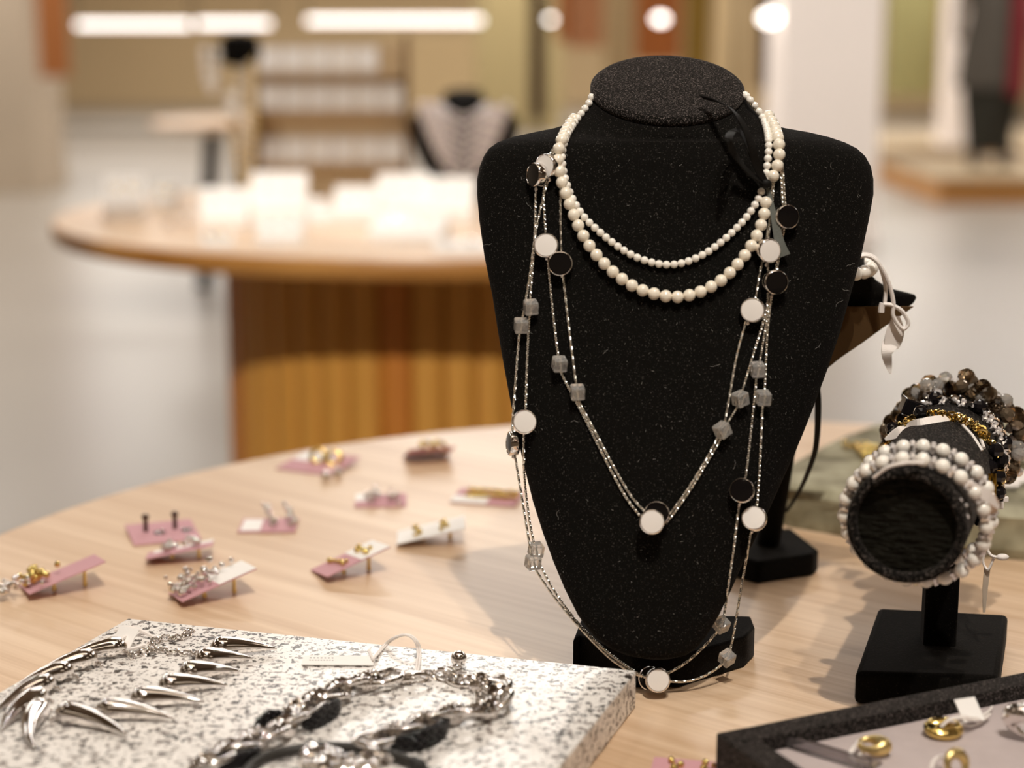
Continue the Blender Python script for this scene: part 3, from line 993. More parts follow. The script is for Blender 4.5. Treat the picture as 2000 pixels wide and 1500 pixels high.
MB().sphere(on_bar(1872, 812, .004), .0020, 8, 6).build('knot', M_ribbon_w, wr)

# silver and jet charm bracelet
sc_ = thing('charm_bracelet', 'silver charm bracelet with jet beads, second from the back of the bar', 'bracelet', ring_pt(.162, 0, BR))
sl = MB().torus(0.0024, 0.0007, 12, 5).mesh('silver_link', M_silver, 60)
sb = MB().box((0, 0, 0), (.0085, .0016, .0020)).mesh('bar_link', M_silver, 0)
for k in range(30):
    a = -1.6 + 3.4 * k / 29
    p = ring_pt(.160 + rl.uniform(-.003, .002), a, BR + .0024, .001)
    if k in (5, 11, 18, 25):
        inst('jet_bead', facet, Matrix.Translation(p + UPV * .001), sc_)
    elif k in (13, 16):
        inst('bar_link', sb, frame(AXD, None, p) @ Matrix.Rotation(1.57, 4, 'Z'), sc_)
    else:
        inst('silver_link', sl, Matrix.Translation(p) @ Matrix.Rotation(rl.uniform(0, 3), 4, 'X') @ Matrix.Rotation(rl.uniform(0, 3), 4, 'Z'), sc_)
        q = ring_pt(.158 + rl.uniform(-.004, .003), a + .05, BR + .002, .001)
        inst('rhinestone', RON, Matrix.Translation(q) @ Matrix.Rotation(rl.uniform(0, 3), 4, 'Y'), sc_)
MB().box((0, 0, 0), (.013, .010, .009), Matrix.Translation(ring_pt(.150, -.62, BR + .004)) @ Matrix.Rotation(.35, 4, 'Y')).build('square_jet_stone', M_black_bead, sc_, 0, .0008)
for k in range(5):
    MB().tube([at_y(1944 + k * 4, 885 + k * 14, .90), at_y(1944 + k * 4, 905 + k * 14, .90)], .0007, 5).sphere(at_y(1944 + k * 4, 908 + k * 14, .90), .0013, 8, 5).build('dangle', M_silver, sc_)
crx = MB().box(at_y(1955, 975, .89), (.008, .002, .003)).box(at_y(1955, 978, .89), (.003, .002, .009)).build('cross_charm', M_ribbon_w, sc_, 0, .0005)

# smoky crystal bead bracelet at the back
cb = thing('crystal_bracelet', 'clustered smoky brown crystal bead bracelet at the back end of the bar', 'bracelet', ring_pt(.19, 0, BR))
cm = [MB().sphere((0, 0, 0), r, 10, 7).mesh('crystal_bead', m, 0) for r, m in ((.0052, M_smoke), (.0042, M_crystal), (.0046, plain('bronze_crystal', (.20, .15, .10, 1), .08, .6)), (.0030, M_rhine))]
for k in range(78):
    a = -1.95 + 4.0 * (k + rl.uniform(-.4, .4)) / 77
    p = ring_pt(.187 + rl.uniform(-.008, .008), a, BR + rl.uniform(.003, .011), .001)
    inst('crystal_bead', cm[rl.choice((0, 0, 1, 2, 2, 3))], Matrix.Translation(p) @ Matrix.Rotation(rl.random() * 3, 4, 'X') @ Matrix.Rotation(rl.random() * 3, 4, 'Y'), cb)

# ------------------------------------------------------------------ grey-green stone slab behind the bar, with jewelry
poly_px = [(1512, 940), (1530, 915), (1575, 890), (1622, 866), (1668, 846), (1716, 829), (1775, 818), (1860, 806), (1960, 802), (2100, 800), (2180, 880), (2160, 1016), (2050, 1012), (1930, 1004), (1800, 988), (1690, 972), (1610, 958), (1550, 950)]
top = [on_z(x, y, .030) for x, y in poly_px]
mb = MB()
nP = len(top)
cx = sum(p.x for p in top) / nP; cy = sum(p.y for p in top) / nP
rings = []
rs = random.Random(5)
for li, (z, k) in enumerate(((0.0002, 1.0), (.008, 1.012), (.016, 1.0), (.024, 1.015), (.0285, 1.004), (.030, .985), (.0306, .8), (.0300, .5), (.0306, .2))):
    for p in top:
        j = rs.uniform(-.004, .004) if 0 < li < 6 else rs.uniform(-.002, .002)
        zz = z + (rs.uniform(-.0012, .0012) if li > 0 else 0)
        mb.v.append((cx + (p.x - cx) * k + j, cy + (p.y - cy) * k + j * .6, T + zz))
for li in range(8):
    for i in range(nP):
        i2 = (i + 1) % nP
        mb.f.append((li * nP + i2, li * nP + i, (li + 1) * nP + i, (li + 1) * nP + i2))
mb.f.append(tuple(range(nP)))
mb.f.append(tuple(8 * nP + i for i in range(nP))[::-1])
st = mb.build('stone_slab', M_slate, None, 35)
tag(st, 'rough grey-green stone slab lying behind the bracelet bar', 'stone slab')

def link_chain(root, P, R, r, mat, step, name='link', flat=True, jit=0.3):
    me = MB().torus(R, r, 14, 6, sy=.72).mesh(name, mat, 60)
    for i, p in enumerate(resample(P, step)):
        M = Matrix.Translation(p) @ Matrix.Rotation(rl.uniform(0, 3.14), 4, 'Z') @ Matrix.Rotation((0.25 if i % 2 else 1.2) + rl.uniform(-jit, jit), 4, 'X')
        inst(name, me, M, root)

gc = thing('chain_necklace', 'small heap of gold chain lying on the grey-green stone', 'necklace', on_z(1700, 890, .032))
link_chain(gc, catmull([on_z(x, y, .034) for x, y in ((1652, 868), (1675, 872), (1690, 885), (1700, 895), (1725, 890), (1740, 880), (1715, 878), (1690, 872), (1720, 900), (1742, 905))], 6), .0042, .0010, M_gold, .0052)
wp = thing('pearl_necklace', 'white pearls and white ribbon resting on the stone at the frame edge', 'necklace', on_z(1990, 880, .032))
wpm = MB().sphere((0, 0, 0), .0062, 14, 9).mesh('pearl', M_pearl_w, 180)
for (x, y) in ((1960, 872), (1978, 868), (1996, 872), (2012, 880), (1968, 885), (1986, 884), (2004, 890), (1955, 860)):
    inst('pearl', wpm, Matrix.Translation(on_z(x, y, .037)), wp)
MB().strip(catmull([on_z(1950, 930, .036), on_z(1975, 938, .037), on_z(2005, 930, .036), on_z(2030, 915, .034)], 6), .0042, (0, 1, .3)).build('ribbon', M_ribbon_w, wp, 0)
MB().strip(catmull([on_z(1945, 928, .036), on_z(1960, 945, .036), on_z(1990, 945, .036)], 6), .003, (0, 1, .4)).build('ribbon', M_ribbon_w, wp, 0)

# ------------------------------------------------------------------ second, smaller bust seen from behind
B2Y = 1.02
def mid2(px, py):
    d = ray(px, py)
    # leans towards the viewer at the top
    t = (B2Y + 0.20 * (CAM_Z - T) * -1 + 0.20 * 0.0) / (d.y + 0.20 * d.z)
    return EYE + d * t
R2 = [(812, 1566), (806, 1575), (790, 1580), (760, 1588), (720, 1607), (690, 1644), (660, 1688), (632, 1726), (608, 1762), (592, 1784), (582, 1790), (576, 1787), (571, 1768), (566, 1748), (558, 1728), (546, 1710), (532, 1697), (520, 1688), (512, 1684)]
OUT2 = [(y, 1560 - (x - 1560), x) for y, x in R2]
b2 = thing('necklace_bust', 'smaller black bust turned away behind the large one, showing its brown back', 'display bust', on_z(1520, 1070, 0))
b2mb = build_bust('body', OUT2, M_velvet_plain, mid2, mid2(1560, 585).z, mid2(1560, 515).z, math.radians(-8), .03, .035, .010, .030, facing=1, wref=.05)
b2mb.build('body', M_velvet_plain, b2, 60)
BV2 = BVHTree.FromPolygons([Vector(v) for v in b2mb.v], b2mb.f)
bp = []
for y, x in R2:
    if 584 <= y <= 800:
        bp.append((x - 10, y))
bp = bp + [(1560 - (x - 1560), y) for x, y in bp[::-1]]
vsb = []
for off in (-.0115, -.0135):
    for x, y in bp:
        p = mid2(x, y)
        vsb.append((p.x, p.y + off, p.z))
nb = len(bp)
mb = MB().add(vsb, [tuple(range(nb)), tuple(range(nb, 2 * nb))[::-1]] + [(i, i + nb, (i + 1) % nb + nb, (i + 1) % nb) for i in range(nb)])
mb.build('back_board', M_brown_board, b2, 0)
c2 = mid2(1560, 512)
MB().lathe([(.0375, -.001), (.0385, .0), (.0385, .003), (.037, .0042), (.0001, .0042)], 48, Matrix.Translation((c2.x, c2.y, c2.z)) @ Matrix.Diagonal((.97, .8, 1, 1))).build('neck_cap', M_velvet_plain, b2, 50)
bb = [on_z(1440, 1036, .015), on_z(1545, 1030, .015), on_z(1600, 1073, .015), on_z(1590, 1082, .015), on_z(1480, 1098, .015), on_z(1400, 1075, .015)]
MB().prism([(p.x, p.y) for p in bb], T + .0002, T + .015).build('base', M_velvet_plain, b2, 40, .0025)
pm = on_z(1500, 1060, .015)
pt = mid2(1555, 740)
MB().tube([(pm.x, pm.y, T + .014), (pt.x, pt.y + .006, pt.z)], .008, 12).build('stem', M_velvet_plain, b2)
# pearls + white ribbon round its neck
p2 = thing('pearl_necklace', 'pearls with a dangling white ribbon on the smaller black bust', 'necklace', mid2(1680, 510))
pmesh = MB().sphere((0, 0, 0), .0040, 14, 9).mesh('pearl', M_pearl_w, 180)
for k in range(30):
    a = 2 * math.pi * k / 30
    inst('pearl', pmesh, Matrix.Translation((c2.x + .0415 * math.cos(a), c2.y + .036 * math.sin(a), c2.z - .002 + .0015 * math.sin(a))), p2)
def rib(pts, w, name, mat=M_ribbon_w, side=(1, .2, 0), root=p2):
    MB().strip(catmull([at_y(*q) for q in pts], 8), w, side).build(name, mat, root, 0)
Y2 = .955
MB().tube(catmull([at_y(x, y, Y2) for x, y in ((1668, 502), (1692, 497), (1712, 508), (1724, 535), (1730, 565), (1728, 590))], 8), .0017, 8, flat=.7).build('ribbon', M_ribbon_w, p2)
MB().tube(catmull([at_y(x, y, Y2 - .004) for x, y in ((1668, 503), (1694, 500), (1716, 515), (1735, 550), (1745, 590), (1744, 615), (1756, 636), (1766, 642), (1774, 630), (1762, 608), (1742, 596), (1725, 594))], 8), .0017, 8, flat=.7).build('ribbon', M_ribbon_w, p2)
MB().tube(catmull([at_y(x, y, Y2 - .004) for x, y in ((1724, 592), (1722, 600), (1721, 610))], 6), .0018, 8).build('ribbon', M_ribbon_w, p2)
rib([(1750, 618, Y2), (1748, 650, Y2), (1740, 680, Y2)], [.0022 + .0034 * math.sin(math.pi * i / 20) for i in range(17)], 'ribbon_tail')
rib([(1738, 672, Y2), (1732, 690, Y2 - .004), (1736, 715, Y2), (1740, 730, Y2)], [.0045 - .0040 * i / 24 for i in range(25)], 'ribbon_tail', M_ribbon_w)
br_ = thing('ribbon_strip', 'long black ribbon hanging from the smaller bust to the table', 'ribbon', on_z(1545, 985, 0.0))
MB().strip(catmull([at_y(1590, 735, .985), at_y(1597, 775, .985), at_y(1597, 830, .99), at_y(1592, 880, 1.0), at_y(1575, 930, 1.02), at_y(1555, 970, 1.05), at_y(1535, 1000, 1.07)], 8), [.0024 - .0012 * i / 48 for i in range(49)], (1, .4, 0)).build('ribbon', M_ribbon_b, br_, 0)
# give that thing a second piece so its knot reads
MB().sphere(at_y(1589, 733, .985), .003, 8, 6).build('knot', M_ribbon_b, br_)

# ------------------------------------------------------------------ granite slab
GZ = .0205
gA = on_z(250, 1207, GZ); gB = on_z(1243, 1309, GZ)
gu = (gB - gA); gu.z = 0; GLn = gu.length; gu.normalize()
gv = Vector((gu.y, -gu.x, 0))       # towards the viewer
gpoly = [gA, gB, gB + gv * .30 - gu * .02, gA + gv * .30 - gu * .02]
slab = MB().prism([(p.x, p.y) for p in gpoly], T + .0002, T + GZ).build('granite_slab', M_granite, None, 40, .0012)
tag(slab, 'white granite slab with black specks in the front of the table', 'stone slab')

# horn necklace
horn = thing('horn_necklace', 'silver necklace of curved horn pendants lying on the granite slab', 'necklace', on_z(250, 1370, GZ))
HORNS = [((416, 1286), (541, 1277)), ((389, 1308), (494, 1296)), ((357, 1335), (470, 1321)), ((315, 1361), (445, 1349)), ((259, 1386), (400, 1381)), ((190, 1407), (341, 1415)),
         ((112, 1410), (248, 1446)), ((88, 1396), (69, 1472)), ((90, 1376), (2, 1436)), ((106, 1352), (-4, 1398)), ((142, 1328), (17, 1368)), ((189, 1304), (58, 1338)), ((246, 1283), (110, 1304))]
for i, (h, t) in enumerate(HORNS):
    a = on_z(h[0], h[1], GZ); b = on_z(t[0], t[1], GZ)
    d = b - a; L = d.length
    side = Vector((-d.y, d.x, 0)).normalized()
    bend = (.07 if i < 7 else -.10) * L
    N = 18
    pts, rr = [], []
    for k in range(N + 1):
        u = k / N
        r = 0.0052 * (math.sin(min(1, u / .14) * math.pi / 2) ** .6) * (1 - max(0, (u - .14) / .86) ** 1.25) ** .9 + .00035
        pts.append(a + d * u + side * bend * 4 * u * (1 - u) + Vector((0, 0, r + .0002 + .0022 * u * u)))
        rr.append(r)
    ho = MB().tube(pts, rr, 14).build('horn', M_silver, horn, 80)
    # bead ring at its head
    hb = MB()
    for k in range(5):
        hb.sphere(a - d.normalized() * .0012 + side * (k - 2) * .0014 + Vector((0, 0, .0014 + .0008 * (k % 2))), .0011, 8, 5)
    hb.build('beaded_loop', M_silver, ho, 180)
cl = catmull([on_z(x, y, GZ + .0015) for x, y in ((258, 1281), (280, 1274), (305, 1268), (330, 1272), (360, 1275), (395, 1278), (412, 1283))], 8)
link_chain(horn, cl, .0026, .00075, M_silver, .0036, 'chain_link')
cl = catmull([on_z(x, y, GZ + .0015) for x, y in ((300, 1270), (296, 1260), (312, 1248), (335, 1247), (352, 1245), (366, 1238), (372, 1230))], 8)
link_chain(horn, cl, .0026, .00075, M_silver, .0036, 'chain_link')
def tagcard(name, label, c, yaw, w, d, tiltx, printed=False, root=None):
    r = root or thing(name, label, 'tag', c)
    M = Matrix.Translation(c) @ Matrix.Rotation(yaw, 4, 'Z') @ Matrix.Rotation(tiltx, 4, 'X')
    o = MB().box((0, 0, 0), (w, d, .0005)).build('paper', M_paper, r, 0, M=M)
    if printed:
        for row, (n, hh) in enumerate(((7, .0007), (9, .0004))):
            pm_ = MB()
            for k in range(n):
                pm_.box((-w / 2 + .004 + k * .0019 * (7 / n), d * .22 - row * .0026, .00030), (.0009, hh, .0001))
            pm_.build('print_line', M_print, o, 0, M=M)
    return r, M
ht, _ = tagcard('price_tag', 'small white price tag on a white loop at the granite slab corner', on_z(243, 1246, GZ + .006), -.5, .013, .013, .75)
MB().tube(catmull([on_z(225, 1232, GZ + .004), on_z(250, 1226, GZ + .006), on_z(275, 1232, GZ + .004), on_z(305, 1248, GZ + .001)], 8), .0011, 6).build('string', M_ribbon_w, ht)
MB().tube(catmull([on_z(262, 1240, GZ + .004), on_z(240, 1246, GZ + .007), on_z(236, 1258, GZ + .005), on_z(252, 1268, GZ + .003), on_z(282, 1260, GZ + .001)], 8), .0010, 6).build('string', M_ribbon_w, ht)

# chunky silver chain necklace
ck = thing('chunky_chain_necklace', 'chunky silver ring-link necklace with black beaded sections on the granite', 'necklace', on_z(700, 1400, GZ))
big = MB().torus(.0108, .0016, 24, 8, sy=.86).mesh('ring_link', M_silver, 60)
knot = MB()
for k in range(5):
    knot.torus(.0048, .0010, 14, 5, M=Matrix.Translation(((k - 2) * .0019, 0, 0)) @ Matrix.Rotation(1.3 + .15 * k, 4, 'Y') @ Matrix.Rotation(k, 4, 'Z'), bump=.25, tw=7)
knot = knot.mesh('coil_link', M_silver, 50)
oval = MB().torus(.0076, .0012, 20, 6, sy=.45).mesh('oval_link', M_silver, 60)
LP = catmull([on_z(x, y, GZ + .0035) for x, y in ((812, 1322), (785, 1325), (758, 1326), (724, 1334), (690, 1340), (668, 1348), (644, 1362), (614, 1374), (582, 1394), (556, 1424), (520, 1440), (490, 1452), (450, 1470), (415, 1490), (390, 1510))], 8)
RP = catmull([on_z(x, y, GZ + .0035) for x, y in ((870, 1318), (900, 1326), (935, 1338), (968, 1358), (975, 1372), (945, 1392), (905, 1398), (870, 1402), (838, 1412), (800, 1428), (765, 1440), (735, 1448), (705, 1452))], 8)
def chunky(P, start):
    pts = resample(P, .0088)
    for i, p in enumerate(pts):
        t = (pts[min(i + 1, len(pts) - 1)] - pts[max(i - 1, 0)])
        yaw = math.atan2(t.y, t.x)
        if i < start:
            inst('oval_link', oval, Matrix.Translation(p + Vector((0, 0, -.001))) @ Matrix.Rotation(yaw, 4, 'Z') @ Matrix.Rotation(.3 if i % 2 else 1.2, 4, 'X'), ck)
        elif i % 2 == 0:
            inst('ring_link', big, Matrix.Translation(p + Vector((0, 0, .0012))) @ Matrix.Rotation(yaw, 4, 'Z') @ Matrix.Rotation(.30 + rl.uniform(-.2, .3), 4, 'X') @ Matrix.Rotation(rl.uniform(-.25, .25), 4, 'Y'), ck)
            inst('oval_link', oval, Matrix.Translation(p + Vector((0, 0, .003))) @ Matrix.Rotation(yaw + .4, 4, 'Z') @ Matrix.Rotation(.9, 4, 'X'), ck)
        else:
            inst('coil_link', knot, Matrix.Translation(p + Vector((0, 0, .0010))) @ Matrix.Rotation(yaw, 4, 'Z'), ck)
            inst('oval_link', oval, Matrix.Translation(p + Vector((0, 0, .002))) @ Matrix.Rotation(yaw - .3, 4, 'Z') @ Matrix.Rotation(-.7, 4, 'X'), ck)
chunky(LP, 2)
chunky(RP, 3)
def beads_black(pts, R, name='beaded_section'):
    mb = MB()
    P = resample(catmull([on_z(x, y, GZ + .004) for x, y in pts], 8), .0024)
    for i, p in enumerate(P):
        rr = R * math.sin(math.pi * (i + .8) / (len(P) + .6)) ** .5
        for k in range(8):
            a = 2 * math.pi * k / 8 + i * .4
            mb.sphere(p + Vector((rr * .5 * math.cos(a), rr * .8 * math.cos(a), rr * math.sin(a))), .0015, 6, 4)
    o = mb.build(name, M_black_bead, ck, 180)
    o['kind'] = 'stuff'; o['label'] = 'black seed-bead section'
beads_black([(598, 1412), (625, 1404), (650, 1388), (658, 1374)], .0042)
beads_black([(506, 1415), (530, 1402), (560, 1400)], .003)
beads_black([(770, 1452), (810, 1450), (850, 1438), (872, 1412)], .0046)
beads_black([(385, 1490), (430, 1494), (490, 1478), (505, 1462)], .003)
link_chain(ck, catmull([on_z(x, y, GZ + .002) for x, y in ((830, 1318), (850, 1314), (870, 1316), (884, 1310), (892, 1304))], 8), .0030, .0007, M_silver, .0042, 'chain_link')
MB().sphere(on_z(896, 1301, GZ) + Vector((0, 0, .0042)), .0042, 24, 16).build('ball_end', M_silver, ck, 180)
ct, _ = tagcard('price_tag', 'long white paper tag with faint print and white string loop on granite', on_z(661, 1290, GZ + .0014), math.radians(-1), .0375, .0105, .10, True)
for dx in (0, 5):
    MB().tube(catmull([on_z(728, 1288, GZ + .003), at_y(748 + dx, 1262, .865), at_y(768 + dx, 1246, .863), at_y(792 + dx, 1240, .861), at_y(810 + dx, 1252, .858), at_y(816 + dx, 1275, .855), on_z(812 + dx, 1308, GZ + .004), on_z(808 + dx, 1322, GZ + .002)], 8), .00062, 6).build('string', M_ribbon_w, ct)
MB().tube([on_z(730, 1290, GZ + .002), on_z(724, 1278, GZ + .003), on_z(720, 1270, GZ + .003)], .0008, 5).build('string', M_ribbon_w, ct)
# black cord choker with a silver cluster
ccord = thing('cord_choker', 'black cord choker curving around a silver cluster at the front of the granite', 'necklace', on_z(650, 1480, GZ))
cp = [(470, 1530), (487, 1500), (512, 1482), (545, 1470), (590, 1462), (640, 1458), (690, 1461), (740, 1469), (785, 1481), (815, 1494)]
MB().tube(catmull([on_z(x, y, GZ + .0030) for x, y in cp], 8), .0024, 10).build('cord', M_cord_black, ccord)
MB().tube([on_z(806, 1489, GZ + .0030), on_z(822, 1497, GZ + .0030)], .0032, 12).build('end_cap', M_black_metal, ccord)
MB().torus(.0035, .0009, 16, 6, M=Matrix.Translation(on_z(820, 1506, GZ + .004)) @ Matrix.Rotation(1.1, 4, 'X')).build('ring', M_black_metal, ccord)
scl = [MB().sphere((0, 0, 0), .0021, 10, 6).mesh('silver_bead', M_silver, 40), big, knot]
for k in range(34):
    x = rl.uniform(590, 755); y = rl.uniform(1474 + abs(x - 650) * .10, 1520)
    inst('silver_bead' if k % 3 else 'coil_link', scl[0] if k % 3 else scl[2], Matrix.Translation(on_z(x, y, GZ + .0026 + rl.uniform(0, .002))) @ Matrix.Rotation(rl.random() * 3, 4, 'Z'), ccord)

# ------------------------------------------------------------------ velvet tray with rings
TZ = .022
tA = on_z(1398, 1431, TZ); tB = on_z(2000, 1312, TZ)
tu = tB - tA; tu.z = 0; tu.normalize(); tv = Vector((tu.y, -tu.x, 0))
TWd, TDp, FWd = .30, .20, .0145
tray = thing('display_tray', 'black velvet jewelry tray lined with grey suede at the table front', 'tray', on_z(1700, 1450, 0))
def tp(a, b):
    p = tA + tu * a + tv * b
    return (p.x, p.y)
MB().prism([tp(0, 0), tp(TWd, 0), tp(TWd, FWd), tp(0, FWd)], T + .0002, T + TZ).build('rim', M_velvet_lit, tray, 40, .0012)
MB().prism([tp(0, TDp), tp(TWd, TDp), tp(TWd, TDp - FWd), tp(0, TDp - FWd)], T + .0002, T + TZ).build('rim', M_velvet_lit, tray, 40, .0012)
MB().prism([tp(0, FWd), tp(FWd, FWd), tp(FWd, TDp - FWd), tp(0, TDp - FWd)], T + .0002, T + TZ).build('rim', M_velvet_lit, tray, 40, .0012)
MB().prism([tp(TWd - FWd, FWd), tp(TWd, FWd), tp(TWd, TDp - FWd), tp(TWd - FWd, TDp - FWd)], T + .0002, T + TZ).build('rim', M_velvet_lit, tray, 40, .0012)
IZ = .0145
MB().prism([tp(FWd, FWd), tp(TWd - FWd, FWd), tp(TWd - FWd, TDp - FWd), tp(FWd, TDp - FWd)], T + .0002, T + IZ).build('suede_lining', M_suede, tray, 0)
def dome_ring(name, label, c, mat, R, r0, r1, M):
    pts, rr = [], []
    N = 30
    for k in range(N):
        a = 2 * math.pi * k / N
        pts.append(Vector((R * math.cos(a), R * math.sin(a), 0)))
        rr.append(r0 + (r1 - r0) * (0.5 + .5 * math.cos(a)) ** 1.6)
    o = MB().tube(pts, rr, 14, True).mesh(name, mat, 180)
    root = thing(name, label, 'ring', c)
    inst('band', o, Matrix.Translation(c) @ M, root)
    return root
r1 = dome_ring('gold_ring', 'satin gold teardrop dome ring on the grey suede', on_z(1702, 1455, IZ + .0052), M_gold_satin, .0046, .0013, .0036, Matrix.Rotation(-.25, 4, 'Z') @ Matrix.Rotation(.35, 4, 'X') @ Matrix.Diagonal((1.15, .8, 1.15, 1)))
MB().tube(catmull([on_z(1684, 1452, IZ + .006), on_z(1672, 1455, IZ + .004), on_z(1660, 1470, IZ + .002), on_z(1668, 1478, IZ + .001), on_z(1690, 1468, IZ + .002)], 8), .0007, 6).build('string', M_ribbon_w, r1)
MB().tube(catmull([on_z(1676, 1447, IZ + .007), on_z(1668, 1462, IZ + .004), on_z(1664, 1480, IZ + .001), on_z(1690, 1492, IZ + .001)], 8), .0006, 6).build('string', M_ribbon_w, r1)
# oval bean-shaped gold brooch
gb = thing('gold_pendant', 'polished gold coffee-bean oval pendant with white tag string on suede', 'pendant', on_z(1843, 1428, IZ))
gcn = on_z(1843, 1422, IZ + .0042)
Mg = Matrix.Translation(gcn) @ Matrix.Rotation(.12, 4, 'Z') @ Matrix.Rotation(.28, 4, 'X')
mb = MB()
nu, nvv = 36, 12
for s_, z_ in ((1, 1), (-1, -1)):
    pass
prof = [(0.0001, -.0035), (.006, -.0032), (.0090, -.0016), (.0096, 0), (.0088, .0013), (.0079, .0020)]
mb.lathe(prof, 40, Mg @ Matrix.Diagonal((1, .80, 1, 1)))
mb.build('shell', M_gold, gb, 60)
for sg in (-1, 1):
    lobe = MB().sphere((0, sg * .0030, .0010), .0034, 24, 12, Mg, sc=(2.2, .92, .62))
    lobe.build('lobe', M_gold, gb, 180)
_, _ = tagcard('x', '', on_z(1893, 1386, IZ + .009), .35, .0115, .0120, .75, root=gb)
for off in (0, 1.5):
    MB().tube(catmull([on_z(1838, 1418 + off, IZ + .008), on_z(1856, 1404 + off, IZ + .011), on_z(1880, 1400 + off * 2, IZ + .010), on_z(1906, 1402 + off * 3, IZ + .006), on_z(1930, 1390, IZ + .004), on_z(1938, 1380, IZ + .003)], 8), .0006, 6).build('string', M_ribbon_w, gb)
MB().tube(catmull([on_z(1850, 1408, IZ + .010), on_z(1872, 1412, IZ + .005), on_z(1895, 1418, IZ + .002), on_z(1916, 1410, IZ + .003), on_z(1934, 1394, IZ + .004)], 8), .0006, 6).build('string', M_ribbon_w, gb)
r2 = dome_ring('gold_ring', 'upright satin gold ring at the bottom edge of the tray', on_z(1868, 1494, IZ + .0066), M_gold_satin, .0052, .0012, .0026, Matrix.Rotation(.5, 4, 'Z') @ Matrix.Rotation(1.2, 4, 'X') @ Matrix.Rotation(1.2, 4, 'Z'))
MB().tube(catmull([on_z(1850, 1482, IZ + .008), on_z(1838, 1478, IZ + .006), on_z(1824, 1486, IZ + .004), on_z(1818, 1502, IZ + .001)], 8), .0009, 6).build('string', M_ribbon_w, r2)
MB().tube(catmull([on_z(1846, 1480, IZ + .009), on_z(1848, 1492, IZ + .006), on_z(1858, 1505, IZ + .001)], 8), .0009, 6).build('string', M_ribbon_w, r2)
r3 = dome_ring('silver_ring', 'large polished silver dome ring at the edge of the grey tray', on_z(1999, 1414, IZ + .0088), M_silver, .0062, .0016, .0050, Matrix.Rotation(2.4, 4, 'Z') @ Matrix.Rotation(1.25, 4, 'X') @ Matrix.Rotation(1.0, 4, 'Z'))
ac = thing('acrylic_divider', 'clear acrylic strip standing on the grey suede', 'divider', on_z(1600, 1480, IZ))
a0, a1 = on_z(1533, 1458, IZ + .0005), on_z(1700, 1508, IZ + .0005)
dv = (a1 - a0); yaw = math.atan2(dv.y, dv.x)
MA = Matrix.Translation((a0 + a1) / 2 + Vector((0, 0, .0030))) @ Matrix.Rotation(yaw, 4, 'Z')
MB().box((0, 0, 0), (dv.length, .0022, .0060)).build('strip', M_clear, ac, 0, .0004, M=MA)
MB().box((0, .006, -.0023), (dv.length, .011, .0012)).build('foot', M_clear, ac, 0, .0003, M=MA)

